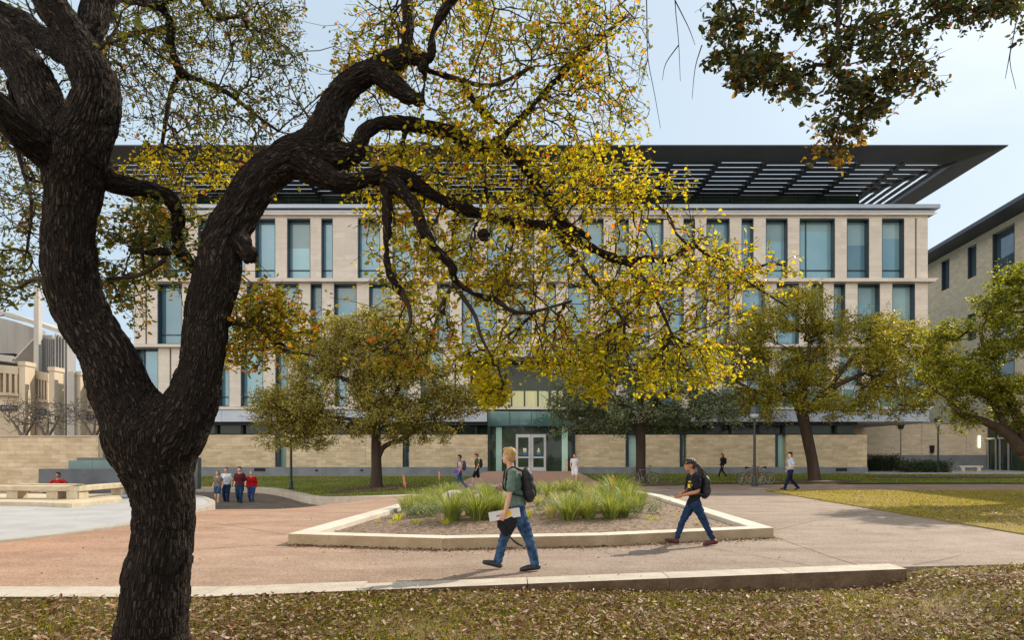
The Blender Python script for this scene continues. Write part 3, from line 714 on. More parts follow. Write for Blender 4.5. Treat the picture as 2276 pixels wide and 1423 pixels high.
# ================================================================ trees
def bark_mat(name, a, b_, scale=26, bump=1.0):
    m, nt, b = _nt(name)
    at = nt.nodes.new('ShaderNodeAttribute'); at.attribute_name = 'bark'
    v = at.outputs['Vector']
    vo = nt.nodes.new('ShaderNodeTexVoronoi'); vo.feature = 'DISTANCE_TO_EDGE'; vo.inputs['Scale'].default_value = scale
    nz = nt.nodes.new('ShaderNodeTexNoise'); nz.inputs['Scale'].default_value = 9; nt.links.new(v, nz.inputs['Vector'])
    mx = _mix(nt, .20, v, nz.outputs['Color']); nt.links.new(mx, vo.inputs['Vector'])
    c = _ramp(nt, vo.outputs['Distance'], [(.0, tuple(x*.5 for x in a)), (.16, a), (.55, b_)])
    t = _ramp(nt, _noise(nt, v, 6, 5), [(.3, (.7, .7, .7)), (.7, (1.15, 1.12, 1.1))])
    c = _mix(nt, 1.0, c, t, 'MULTIPLY'); c = _mix(nt, 1.0, c, _ramp(nt, _noise(nt, v, 42, 5, .7), [(.32, (.45, .45, .45)), (.62, (1.2, 1.15, 1.1))]), 'MULTIPLY'); nt.links.new(c, b.inputs['Base Color'])
    b.inputs['Roughness'].default_value = .9; b.inputs['Specular IOR Level'].default_value = .2
    h = _ramp(nt, vo.outputs['Distance'], [(0, (0, 0, 0)), (.28, (1, 1, 1))])
    hh = _mix(nt, .35, h, _noise(nt, v, 60, 4)); _bump(nt, b, hh, bump, .03)
    return m
m_bark = bark_mat('oak bark', (.026, .018, .013), (.105, .073, .051), 44, 1.0)
m_twig = M('dark twig bark', (.032, .022, .016), (.065, .046, .034), scale=4, rough=.9, spec=.15)
m_bark2 = M('grey brown bark', (.042, .028, .02), (.085, .058, .042), scale=2, bump=.8, bscale=14, stretch=(1, 1, .2), spec=.15)

def bark_fn(segs, amp, base):
    P0 = np.array([s[0] for s in segs])-base; P1 = np.array([s[1] for s in segs])-base
    Sx = np.array([s[2] for s in segs]); R0 = np.array([s[3] for s in segs]); U = []
    Dv = P1-P0; L2 = (Dv**2).sum(1)+1e-12
    def fn(me):
        n = len(me.vertices); V = np.zeros(n*3, np.float32); me.vertices.foreach_get('co', V); V = V.reshape(-1, 3).astype(float)
        N_ = np.zeros(n*3, np.float32); me.vertex_normals.foreach_get('vector', N_); N_ = N_.reshape(-1, 3)
        out = np.zeros((n, 3))
        for c in range(0, n, 4000):
            v = V[c:c+4000]; W_ = v[:, None, :]-P0[None]; t = np.clip((W_*Dv[None]).sum(2)/L2, 0, 1)
            q = W_-t[..., None]*Dv[None]; d = np.linalg.norm(q, axis=2)-R0[None]
            i = d.argmin(1); k = np.arange(len(v)); tt = t[i if False else (k, i)][:len(v)] if False else t[k, i]
            rad = q[k, i]; s = Sx[i]+tt*np.sqrt(L2[i]); T = Dv[i]/np.sqrt(L2[i])[:, None]
            ref = np.array([.3, .9, .31]); u = ref-T*(T@ref)[:, None]; u /= np.linalg.norm(u, axis=1)[:, None]+1e-9; w = np.cross(T, u)
            out[c:c+4000] = np.stack([(rad*u).sum(1), (rad*w).sum(1), s*.22], 1)
        a = me.attributes.new('bark', 'FLOAT_VECTOR', 'POINT'); a.data.foreach_set('vector', out.astype(np.float32).ravel())
        if amp:
            h = np.empty(n)
            for i in range(n):
                p = Vector(out[i]*26+mnoise.noise_vector(Vector(out[i]*7))*.35); dd = mnoise.voronoi(p)[0]; h[i] = min(dd[1]-dd[0], .5)
            big = np.array([mnoise.noise(Vector(V[i]*3.2)) for i in range(n)])
            V2 = V+N_*((h-.25)*amp+big*amp*.8)[:, None]; me.vertices.foreach_set('co', V2.astype(np.float32).ravel()); me.update()
    return fn

# ---- the big oak in front. Each limb: list of (px, py, depth, radius px)
OAK = P(352, 1465, 5.8); OAK[2] = -.05
BR = {
 'trunk': [(350, 1500, 5.8, 118), (350, 1455, 5.8, 98), (350, 1415, 5.8, 82), (352, 1330, 5.8, 75), (358, 1240, 5.8, 70), (361, 1150, 5.8, 68), (362, 1080, 5.8, 73), (358, 1020, 5.8, 87), (352, 962, 5.8, 92), (352, 930, 5.8, 66)],
 'fork_l': [(358, 1120, 5.8, 58), (346, 1040, 5.8, 72), (326, 975, 5.8, 84), (300, 912, 5.78, 76), (262, 845, 5.76, 66), (226, 775, 5.74, 60), (188, 700, 5.72, 60), (163, 620, 5.7, 59), (152, 540, 5.68, 58), (151, 470, 5.66, 58), (158, 400, 5.64, 64), (168, 350, 5.62, 72)],
 'fork_r': [(360, 1120, 5.8, 58), (368, 1050, 5.8, 72), (388, 975, 5.8, 76), (418, 900, 5.84, 64), (448, 815, 5.9, 50), (464, 730, 5.95, 50), (474, 650, 6.0, 52), (488, 580, 6.05, 50), (515, 510, 6.1, 48), (550, 440, 6.15, 46), (590, 380, 6.2, 45), (640, 345, 6.22, 46), (695, 335, 6.25, 48)],
 'limb_a': [(170, 400, 5.62, 50), (110, 345, 5.5, 42), (50, 290, 5.3, 36), (-20, 225, 5.1, 33), (-120, 150, 4.9, 28)],
 'limb_b': [(165, 350, 5.62, 62), (120, 270, 5.65, 52), (75, 190, 5.7, 46), (25, 110, 5.8, 44), (-60, 20, 6.0, 38), (-150, -60, 6.2, 30)],
 'limb_c': [(175, 350, 5.62, 68), (205, 280, 5.6, 56), (216, 205, 5.58, 50), (190, 140, 5.6, 45), (150, 80, 5.6, 38), (115, 15, 5.6, 36), (85, -70, 5.6, 32), (40, -170, 5.6, 26)],
 'limb_d': [(200, 150, 5.6, 34), (185, 100, 5.7, 32), (205, 50, 5.8, 32), (222, 0, 5.9, 32), (250, -70, 6.0, 28), (300, -150, 6.1, 22)],
 'limb_e': [(165, 150, 5.75, 20), (120, 105, 6.1, 22), (70, 68, 6.4, 28), (25, 45, 6.5, 34), (-40, 20, 6.6, 34)],
 'limb_l': [(215, 375, 5.7, 30), (250, 400, 5.8, 25), (295, 412, 5.9, 21), (340, 425, 6.0, 20), (378, 445, 6.1, 20), (396, 482, 6.2, 17), (396, 535, 6.3, 14), (412, 572, 6.4, 13), (440, 612, 6.5, 9)],
 'burl': [(525, 520, 6.1, 30), (540, 545, 6.03, 26), (546, 560, 6.0, 16)],
 'r_up': [(680, 345, 6.25, 48), (715, 300, 6.3, 40), (735, 245, 6.35, 34), (770, 195, 6.4, 32), (815, 165, 6.45, 30), (862, 140, 6.5, 26), (905, 118, 6.55, 20), (935, 130, 6.55, 15), (958, 122, 6.5, 12), (962, 70, 6.5, 10), (990, 20, 6.5, 9), (1040, -40, 6.5, 8)],
 'r_stub': [(835, 165, 6.42, 26), (880, 190, 6.35, 24), (912, 210, 6.3, 20), (935, 222, 6.25, 16)],
 'r_stub2': [(938, 215, 6.25, 12), (945, 175, 6.35, 7), (940, 130, 6.5, 7)],
 'r_vert': [(905, 120, 6.55, 14), (908, 60, 6.6, 12), (905, 0, 6.7, 11), (915, -80, 6.8, 9)],
 'r2': [(700, 350, 6.25, 42), (760, 348, 6.3, 30), (798, 335, 6.35, 21), (812, 298, 6.4, 17), (845, 277, 6.45, 16), (910, 276, 6.55, 16), (965, 285, 6.65, 16), (1010, 298, 6.7, 16), (1045, 322, 6.75, 15), (1080, 325, 6.8, 14), (1112, 308, 6.85, 12), (1160, 262, 7.0, 8), (1210, 205, 7.2, 7), (1265, 145, 7.4, 6), (1330, 85, 7.6, 5), (1400, 30, 7.8, 3)],
 'r2b': [(1100, 312, 6.85, 12), (1148, 350, 6.9, 11), (1178, 388, 6.95, 10), (1205, 430, 7.0, 9), (1230, 470, 7.05, 8), (1262, 502, 7.1, 8), (1310, 532, 7.15, 7)],
 'r3': [(670, 350, 6.22, 44), (715, 388, 6.2, 30), (755, 405, 6.2, 25), (800, 403, 6.22, 23), (850, 388, 6.25, 22), (905, 400, 6.35, 19), (965, 435, 6.45, 17), (1025, 462, 6.55, 14), (1085, 483, 6.65, 13), (1150, 494, 6.75, 12), (1230, 508, 6.9, 12), (1295, 542, 7.0, 12), (1345, 566, 7.1, 10), (1385, 580, 7.2, 9), (1440, 575, 7.3, 8), (1480, 580, 7.4, 8), (1515, 560, 7.5, 7), (1545, 548, 7.6, 6), (1590, 583, 7.7, 5), (1640, 612, 7.8, 4.5), (1705, 588, 7.9, 3), (1755, 592, 8.0, 2)],
 'r3b': [(1640, 612, 7.8, 4), (1690, 645, 7.9, 3), (1750, 682, 8.0, 2)],
 'r4': [(850, 392, 6.25, 22), (895, 425, 6.2, 17), (925, 465, 6.15, 14), (942, 515, 6.1, 13), (972, 560, 6.1, 12), (1003, 592, 6.1, 11), (1015, 628, 6.15, 10), (1060, 655, 6.2, 8), (1100, 665, 6.3, 7), (1140, 692, 6.4, 5), (1190, 692, 6.6, 4), (1270, 670, 6.8, 3)],
 'r4b': [(1010, 630, 6.15, 6), (980, 680, 6.1, 4), (962, 735, 6.0, 3)],
 'r4c': [(1012, 635, 6.15, 6), (1055, 700, 6.1, 5), (1068, 745, 6.1, 4), (1095, 800, 6.1, 2.5)],
 'r5': [(858, 395, 6.25, 14), (862, 480, 6.2, 9), (860, 590, 6.1, 8), (890, 645, 6.05, 7), (911, 690, 6.0, 5), (905, 735, 6.0, 4), (850, 778, 5.9, 3)],
 'r6': [(1385, 580, 7.2, 6), (1430, 620, 7.2, 5), (1470, 690, 7.25, 4), (1500, 760, 7.3, 3)],
 'r7': [(1230, 508, 6.9, 7), (1270, 560, 6.8, 6), (1340, 650, 6.8, 5), (1400, 730, 6.8, 3)],
 'r8': [(905, 280, 6.55, 8), (895, 320, 6.5, 7), (890, 350, 6.4, 7)],
 'r9': [(935, 150, 6.55, 8), (1000, 170, 6.7, 6), (1090, 190, 6.9, 5), (1180, 150, 7.1, 4)],
 'r10': [(1030, 185, 6.7, 7), (1060, 235, 6.75, 7), (1115, 280, 6.85, 6)],
 'tw_top': [(222, 2, 5.9, 12), (300, 2, 6.4, 9), (350, 12, 6.8, 10), (378, 50, 7.0, 11), (378, 95, 7.0, 12), (388, 130, 7.0, 10), (408, 165, 7.0, 9), (450, 180, 7.1, 7), (510, 208, 7.2, 5.5), (560, 250, 7.4, 4.5), (620, 292, 7.6, 3)],
 'tw_top2': [(400, 165, 7.0, 7), (382, 200, 7.0, 5.5), (370, 260, 7.0, 5), (360, 320, 7.0, 4)],
 'tw_top3': [(378, 60, 7.0, 7), (300, 75, 7.1, 4), (230, 100, 7.2, 2.5)],
 'tw_top4': [(350, 12, 6.8, 7), (430, -20, 7.0, 6), (475, 38, 7.2, 4.5), (535, 38, 7.3, 4), (575, 70, 7.4, 3)],
 'low1': [(490, 715, 5.96, 14), (530, 718, 6.0, 7), (580, 735, 6.2, 6), (640, 780, 6.5, 5), (700, 790, 6.7, 3)],
 'low2': [(455, 600, 6.1, 10), (400, 560, 6.3, 7), (340, 562, 6.3, 7), (285, 555, 6.2, 4)],
 'low3': [(370, 575, 6.3, 6), (310, 612, 6.1, 5), (240, 620, 6.0, 4)],
 'left1': [(130, 640, 5.7, 14), (80, 620, 5.9, 6), (30, 640, 6.2, 4), (-30, 600, 6.4, 3)],
 'left2': [(20, 100, 5.8, 12), (40, 330, 6.6, 6), (70, 450, 6.8, 4), (60, 560, 6.9, 3)],
}
def br3(pts):
    a = np.array(pts, float); c = np.array([P(x, y, d) for x, y, d, r in a]); r = a[:, 3]/F*a[:, 2]; return c, r
oak = thing('oak_tree', OAK, 'big forked oak with dark furrowed trunk, nearest tree, yellowing leaves reaching right', 'tree')
tk = MB(); thin = MB(); segs = []; seeds = []
for k, pts in BR.items():
    c, r = br3(pts); q = catmull(np.hstack([c, r[:, None]]), 5); c, r = q[:, :3], np.maximum(q[:, 3], .006)
    if k == 'trunk': pass
    nn = len(c); jit = np.array([[mnoise.noise(Vector(tuple(p*2.1))), 0, mnoise.noise(Vector(tuple(p*2.1+5)))] for p in c])*.25*r[:, None]
    c = c+jit
    big = r > .026
    nb = int(big.sum()) if big[0] else 0
    if nb > 2:
        tk.tube(c[:nb], r[:nb]*.95, 14, round_caps=True)
        s = 0
        for i in range(nb-1): L = np.linalg.norm(c[i+1]-c[i]); segs.append((c[i], c[i+1], s, (r[i]+r[i+1])/2)); s += L
    if nb < nn:
        j = max(nb-2, 0); thin = MB(); thin.tube(c[j:], np.maximum(r[j:]*.95, .004), 7); thin.build('branch', m_twig, oak, smooth=True)
    for i in range(nn):
        if r[i] < .10: seeds.append(c[i])
# root flare
for a in ():
    p0 = OAK+np.array([math.cos(a)*.22, math.sin(a)*.22, .22]); p1 = OAK+np.array([math.cos(a)*.40, math.sin(a)*.4, -.10]); tk.tube([p0, p1], [.13, .06], 8, round_caps=True)
base = OAK
# burl and pruning knots
for (px, py, d, r) in ((553, 566, 5.97, 17), (1075, 522, 6.3, 12), (940, 150, 6.3, 16), (240, 260, 5.4, 20)):
    tk.ell(P(px, py, d), np.array([r, r*.8, r])/F*d)
tk.remesh('trunk', m_bark, oak, voxel=.0125, smooth=9, fn=bark_fn(segs, .034, base))
def region(cx, cy, rx, ry, d0, d1, n, core=.0):
    a = rng.uniform(0, 2*math.pi, n); r = np.sqrt(rng.uniform(core, 1, n)); x = cx+rx*r*np.cos(a); y = cy+ry*r*np.sin(a)
    x += rng.normal(size=n)*14; y += rng.normal(size=n)*14
    d = rng.uniform(d0, d1, n); return np.stack([(x-CX)/F*d, d, EYE+(HY-y)/F*d], 1)
def clump(reg, k, per, spread, d0, d1):
    """k sub-clumps of `per` nodes inside an ellipse, so that gaps stay open"""
    cx, cy, rx, ry = reg; out = []
    for _ in range(k):
        a = rng.uniform(0, 2*math.pi); r = math.sqrt(rng.uniform(0, 1)); c = P(cx+rx*r*math.cos(a), cy+ry*r*math.sin(a), rng.uniform(d0, d1))
        out.append(c+rng.normal(size=(per, 3))*np.array([spread, spread*.9, spread*.75]))
    return np.vstack(out)
# (region, clumps, nodes per clump, spread m, depth range, leaves per node, leaf size, kind)
REG = [
 ((450, 150, 240, 190), 110, 26, .19, 6.4, 8.8, 2.6, .044, 'g'),
 ((600, 60, 70, 90), 14, 22, .15, 6.6, 8.4, 2.4, .042, 'g'),
 ((60, 420, 90, 190), 38, 22, .18, 6.3, 8.2, 3.0, .048, 'g')
 ,((60, 180, 110, 150), 22, 20, .18, 6.6, 8.4, 2.4, .046, 'g'),
 ((30, 620, 80, 60), 12, 16, .13, 6.0, 7.4, 4, .058, 'g'),
 ((430, 410, 170, 80), 26, 17, .16, 6.5, 8.0, 3.0, .055, 'y'),
 ((330, 560, 120, 90), 28, 17, .14, 6.0, 7.0, 5.0, .058, 'g'),
 ((300, 660, 70, 60), 8, 16, .12, 6.0, 7.0, 4.0, .055, 'g'),
 ((600, 740, 110, 80), 24, 18, .13, 6.1, 7.0, 5.5, .058, 'o'),
 ((560, 690, 60, 60), 8, 18, .12, 6.1, 6.8, 5.0, .058, 'o'),
 ((800, 150, 90, 120), 32, 20, .15, 6.4, 7.6, 3.0, .050, 'o'),
 ((840, 360, 120, 60), 10, 16, .14, 6.3, 7.3, 4.0, .055, 'y'),
 ((1120, 110, 240, 160), 70, 22, .16, 6.4, 8.4, 3.0, .056, 'o'),
 ((1340, 130, 110, 170), 26, 22, .15, 6.8, 8.4, 2.3, .054, 'o'),
 ((1080, 380, 300, 130), 78, 21, .16, 6.2, 8.0, 3.1, .058, 'y'),
 ((1400, 400, 110, 110), 24, 20, .13, 6.9, 8.2, 3.0, .058, 'y'),
 ((1010, 580, 200, 120), 38, 20, .15, 6.0, 7.4, 3.0, .058, 'y'),
 ((1260, 640, 220, 130), 56, 21, .16, 6.3, 7.8, 3.0, .058, 'y'),
 ((1500, 640, 180, 120), 46, 20, .15, 7.0, 8.4, 2.8, .058, 'y'),
 ((1640, 600, 140, 60), 16, 14, .13, 7.4, 8.2, 4.0, .062, 'y'),
 ((1180, 785, 250, 62), 40, 18, .12, 6.3, 7.7, 3.4, .060, 'b'),
 ((1480, 800, 170, 70), 34, 18, .12, 7.0, 8.2, 3.4, .060, 'b'),
 ((900, 770, 110, 60), 22, 16, .12, 5.9, 6.8, 3.0, .056, 'o'),
 ((1100, 868, 55, 26), 9, 14, .07, 6.4, 6.9, 8.0, .062, 'b'),
 ((1300, 855, 60, 22), 6, 14, .07, 6.5, 7.0, 7.0, .062, 'b'),
 # canopy above the picture, which shades the lawn
 ((200, -220, 500, 160), 36, 12, .25, 4.5, 7.5, 3.2, .075, 'g'),
 ((900, -220, 600, 160), 40, 12, .25, 5.0, 8.0, 3.2, .075, 'g'),
]
m_lf = {
 'g': leafmat('olive oak leaves', [(0, (.045, .062, .014)), (.5, (.085, .10, .02)), (.85, (.16, .15, .025)), (.94, (.30, .17, .02)), (1, (.33, .10, .02))], .45),
 'y': leafmat('yellow green oak leaves', [(0, (.12, .125, .012)), (.35, (.26, .24, .015)), (.75, (.47, .39, .02)), (.93, (.56, .38, .02)), (.97, (.50, .18, .02)), (1, (.42, .08, .02))], .55),
 'o': leafmat('yellow and orange oak leaves', [(0, (.08, .10, .012)), (.4, (.19, .19, .015)), (.75, (.36, .29, .02)), (.88, (.48, .27, .02)), (1, (.5, .13, .02))], .52),
 'b': leafmat('bright yellow oak leaves', [(0, (.18, .18, .012)), (.4, (.35, .335, .015)), (.88, (.55, .48, .02)), (.97, (.58, .36, .02)), (1, (.5, .16, .02))], .55),
}
att = []; rid = []
for i, (reg, k, per, sp, d0, d1, lp, ls, kd) in enumerate(REG):
    q = clump(reg, k, per, sp, d0, d1); att.append(q); rid += [i]*len(q)
att = np.vstack(att); rid = np.array(rid)
# keep twigs out of the open sky gap and of the far right
px = CX+att[:, 0]/att[:, 1]*F; py = HY-(att[:, 2]-EYE)/att[:, 1]*F
keep = ~((px > 685) & (px < 735) & (py < 200) & (py > -60)) & ~((px > 1445) & (py < 380) & (py > -400)) & (py < 905) & ~((px < 290) & (py > 690)) & ~((px < 1000) & (px > 700) & (py > 830)) & ~((px > 1125) & (px < 1262) & (py > 838))
att = att[keep]; rid = rid[keep]
seeds = np.array(seeds)[::2]
pos, par, cnt, S0 = grow(seeds, att, .45)
Vt, Ft, mids = twig_mesh(pos, par, cnt, S0, .0020, .40, .018, .07)
fast_obj('twigs', Vt, Ft, m_twig, oak)
# map grown order back to regions by nearest attractor identity
key = {tuple(np.round(a, 6)): r for a, r in zip(att, rid)}
nr = np.array([key[tuple(np.round(p, 6))] for p in pos[S0:]])
for kd, nm in (('g', 'foliage'), ('y', 'foliage'), ('o', 'foliage'), ('b', 'foliage')):
    CC = []; SS = []
    for i, R in enumerate(REG):
        if R[8] != kd: continue
        m = nr == i; q = np.vstack([pos[S0:][m], mids[m]]); lp = R[6]/2*1.12
        reps = rng.poisson(lp, len(q)); q = np.repeat(q, reps, 0)
        CC.append(q+rng.normal(size=q.shape)*.028); SS.append(R[7]*.90*rng.uniform(.45, 1.3, len(q)))
    CC = np.vstack(CC); SS = np.concatenate(SS)
    V, Fq = leaves(CC, SS, .3, .56, droop=.25); fast_obj(nm, V, Fq, m_lf[kd], oak)

# ---- second tree whose drooping bough enters top right
m_lf['d'] = leafmat('dark evergreen oak leaves', [(0, (.022, .034, .012)), (.55, (.05, .065, .018)), (.85, (.10, .10, .02)), (.95, (.20, .11, .02)), (1, (.22, .06, .02))], .35, .5)
ot = np.array([9.3, 5.2, -.02])
hang = thing('oak_tree', ot, 'oak beyond the right edge whose dark drooping bough hangs over the roof corner', 'tree')
tr = MB(); pts = [ot, ot+(0, 0, 1.6), ot+(-.2, .1, 3.0)]; tr.tube(pts, [.42, .32, .30], 14, 4)
L1 = [ot+(-.2, .1, 2.9), ot+(-1.2, .4, 4.2), ot+(-2.9, .8, 5.4), P(2130, -260, 6.2), P(1900, -200, 6.4), P(1700, -150, 6.4), P(1600, -90, 6.4)]
L2 = [P(1960, -220, 6.3), P(1880, -60, 6.3), P(1862, 60, 6.3), P(1868, 170, 6.3)]
L3 = [P(2200, -290, 6.1), P(2120, -100, 6.2), P(2080, 20, 6.3)]
tr.tube(L1, [.24, .2, .15, .11, .07, .05, .03], 10, 4); tr.tube(L2, [.05, .03, .017, .009], 7, 4); tr.tube(L3, [.05, .025, .01], 7, 4)
L4 = [ot+(-.2, .1, 2.9), ot+(.9, 1.0, 4.6), ot+(1.9, 2.2, 5.9)]; tr.tube(L4, [.24, .15, .06], 10, 4)
L5 = [ot+(-.1, .1, 2.9), ot+(.9, 3.2, 4.7), ot+(2.6, 7.0, 6.0)]; tr.tube(L5, [.22, .13, .05], 10, 4)  # unseen limb added to carry the shading clumps below
tr.build('trunk', m_bark2, hang, smooth=True)
sd_ = np.vstack([catmull(np.array(L), 5) for L in (L1, L2, L3)])
q = [clump((1690, 60, 110, 130), 36, 18, .06, 6.0, 6.9), clump((1870, 130, 130, 170), 48, 17, .058, 6.0, 6.8), clump((1880, 265, 75, 60), 10, 16, .07, 6.1, 6.6), clump((1850, 338, 45, 25), 5, 13, .045, 6.2, 6.5), clump((1640, 120, 70, 90), 14, 16, .055, 6.0, 6.7),
     clump((1990, 60, 90, 110), 18, 18, .10, 6.0, 6.8), clump((2030, 190, 45, 45), 6, 15, .08, 6.1, 6.7), clump((1720, 160, 70, 50), 7, 16, .07, 6.1, 6.7), clump((2150, 15, 120, 40), 18, 15, .08, 6.0, 6.8), clump((2240, 10, 60, 20), 6, 12, .07, 6.1, 6.6),
     clump((1900, -90, 420, 70), 40, 16, .14, 5.9, 7.0), clump((2270, 20, 30, 60), 3, 12, .07, 6.1, 6.5)]
off = [rng.normal(size=(16, 3))*.35+ot+np.array([rng.uniform(-2.4, 3.5), rng.uniform(-.5, 6.5), rng.uniform(4.6, 7.5)]) for _ in range(40)]
off += [rng.normal(size=(18, 3))*.33+np.array([rng.uniform(10.8, 15.5), rng.uniform(9.8, 14.2), rng.uniform(4.9, 7.6)]) for _ in range(46)]  # unseen leaf clumps added to dapple the right of the front lawn
offv = np.vstack(off); opx = CX+offv[:, 0]/np.maximum(offv[:, 1], .5)*F; offv = offv[(opx > 2420) | (HY-(offv[:, 2]-EYE)/np.maximum(offv[:, 1], .5)*F < -60)]
A2 = np.vstack(q); sd2 = np.vstack([sd_, catmull(np.array(L4), 5), catmull(np.array(L5), 5)])
pos, par, cnt, S0 = grow(sd2, np.vstack([A2, offv]), .18)
Vt, Ft, mids = twig_mesh(pos, par, cnt, S0, .0017, .40, .02); fast_obj('twigs', Vt, Ft, m_twig, hang)
qq = np.vstack([pos[S0:], mids]); qq = np.repeat(qq, rng.poisson(1.35, len(qq)), 0); qq = qq+rng.normal(size=qq.shape)*.022
qz = HY-(qq[:, 2]-EYE)/qq[:, 1]*F; tip = ((qz > 300) & (rng.uniform(0, 1, len(qq)) < .55)) | ((rng.uniform(0, 1, len(qq)) < .05) & (qz > 150))
for mk, mt in ((~tip, m_lf['d']), (tip, leafmat('rusty orange leaves', [(0, (.10, .09, .015)), (.4, (.28, .17, .02)), (1, (.42, .16, .02))], .45))):
    V, Fq = leaves(qq[mk], .062*rng.uniform(.6, 1.25, int(mk.sum())), .2, .52, droop=.3); fast_obj('foliage', V, Fq, mt, hang)
# bare hanging twigs
hb = MB()
for pts in ([(1500, -120), (1500, 0), (1508, 90), (1512, 180)], [(1500, 0), (1530, 60), (1545, 100)], [(1508, 100), (1480, 140), (1472, 178)], [(1560, 100), (1545, 150), (1538, 220)], [(1436, -60), (1438, 60), (1440, 130), (1455, 210), (1468, 285)], [(1440, 130), (1422, 190)], [(2262, -60), (2256, 60), (2244, 130), (2258, 198)], [(2248, 100), (2234, 175)], [(1870, 0), (1820, 60), (1765, 120)]):
    hb = MB(); hb.tube([P(x, y, 6.4) for x, y in pts], np.linspace(.006, .0022, len(pts)), 5, 3); hb.build('branch', m_twig, hang)

# ---- mid-distance trees
def midtree(label, d, trunk, limbs, blobs, n, lsize, mat, lp=9, tmat=None, r0=.006, name='oak_tree', group=None, bare=False, drx=3.5):
    basep = P(trunk[0][0], trunk[0][1], d); basep[2] = (lawn_z(basep[0], d) if basep[0] < -3 and d < 50 else zb(d)-.02) if d > 34 else 0.0
    t = thing(name, basep, label, 'tree', group)
    m = MB(); sd = []
    c = [basep-np.array([0, 0, .2]), basep]+[P(x, y, d) for x, y, r in trunk[1:]]
    rr = [trunk[0][2]*1.35/F*d, trunk[0][2]*1.1/F*d]+[r/F*d for x, y, r in trunk[1:]]
    m.tube(c, rr, 12, 4); sd.append(c[-1])
    for L in limbs:
        dd = [d+(l[3] if len(l) > 3 else 0) for l in L]; cc = np.array([P(l[0], l[1], e) for l, e in zip(L, dd)]); m.tube(cc, [l[2]/F*d for l in L], 9, 4); sd += list(catmull(cc, 4)[3:])
    m.build('trunk', tmat or m_bark2, t, smooth=True)
    A = []
    tot = sum(b[2]*b[3] for b in blobs)
    for bl in blobs:
        bx, by, rx, ry = bl[:4]; dd_ = bl[4] if len(bl) > 4 else 0
        k = max(3, int(n*rx*ry/tot/22))
        for _ in range(k):
            u = rng.normal(size=3); u /= np.linalg.norm(u); rr_ = rng.uniform(.35, 1)**.5
            cd = d+dd_+u[1]*rr_*rx/F*d*.8; cc = P(bx+u[0]*rr_*rx*.9, by+u[2]*rr_*ry*.9*-1, cd)
            A.append(cc+rng.normal(size=(22, 3))*np.array([.42, .42, .26])*(d/38))
    A = np.vstack(A); A = A[A[:, 2] > 1.9]
    pos, par, cnt, S0 = grow(np.array(sd), A, .3)
    Vt, Ft, mids = twig_mesh(pos, par, cnt, S0, r0, .42, .09, .15); fast_obj('twigs', Vt, Ft, tmat or m_twig, t)
    if not bare:
        q = np.vstack([pos[S0:], mids]); q = np.repeat(q, rng.poisson(lp/2, len(q)), 0); q = q+rng.normal(size=q.shape)*np.array([.13, .13, .09])*(d/38)
        V, Fq = leaves(q, lsize*rng.uniform(.6, 1.3, len(q)), .5, .5, droop=.15); fast_obj('foliage', V, Fq, mat, t)
    return t
m_lf['m1'] = leafmat('dusty olive leaves', [(0, (.12, .125, .033)), (.5, (.27, .24, .055)), (.85, (.42, .34, .07)), (1, (.48, .38, .09))], .35, .4)
m_lf['m2'] = leafmat('grey green leaves', [(0, (.07, .10, .055)), (.6, (.16, .195, .10)), (1, (.28, .30, .15))], .3, .5)
m_lf['m3'] = leafmat('golden olive leaves', [(0, (.12, .125, .018)), (.5, (.25, .23, .025)), (.85, (.38, .33, .03)), (1, (.46, .32, .04))], .4, .3)
m_lf['m4'] = leafmat('sunlit yellow green leaves', [(0, (.06, .08, .012)), (.5, (.15, .17, .015)), (.85, (.28, .27, .02)), (1, (.40, .33, .03))], .5, .3)
midtree('oak with dusty olive crown on the lawn behind the left end of the planter', 34.5, [(836, 1087, 14), (837, 1050, 12), (836, 1000, 11), (836, 955, 10)],
        [[(836, 960, 9), (820, 900, 7), (780, 850, 5), (720, 830, 3)], [(836, 960, 8), (870, 900, 6), (900, 840, 5), (960, 820, 3)], [(842, 1015, 6), (852, 995, 6), (875, 983, 5), (905, 972, 4), (940, 940, 3)], [(836, 950, 6), (850, 860, 5), (840, 780, 3)], [(836, 940, 6), (760, 930, 4), (680, 920, 3)]],
        [(760, 850, 170, 100), (900, 850, 140, 110), (820, 750, 120, 60), (660, 900, 90, 60), (990, 890, 90, 60), (640, 950, 60, 30), (880, 925, 130, 45), (740, 950, 110, 30), (610, 900, 60, 50), (780, 720, 60, 40), (1040, 880, 50, 50), (700, 800, 90, 50), (640, 955, 80, 45), (660, 900, 90, 60), (700, 985, 60, 18), (930, 960, 90, 35), (860, 700, 80, 40), (820, 800, 150, 80)], 6200, .125, m_lf['m1'], 13)
midtree('dark grey-green oak with a bicycle leaning on its trunk, right of the entrance', 39.5, [(1424, 1077, 12), (1424, 1040, 11), (1424, 985, 11), (1422, 945, 11)],
        [[(1420, 950, 9), (1385, 900, 6), (1330, 870, 4)], [(1424, 950, 9), (1460, 890, 6), (1520, 860, 4)], [(1422, 940, 7), (1425, 860, 5), (1410, 810, 3)]],
        [(1340, 870, 110, 80), (1500, 870, 120, 80), (1420, 800, 140, 60), (1280, 910, 60, 50), (1580, 920, 60, 45), (1400, 930, 160, 30)], 3300, .14, m_lf['m2'], 13)
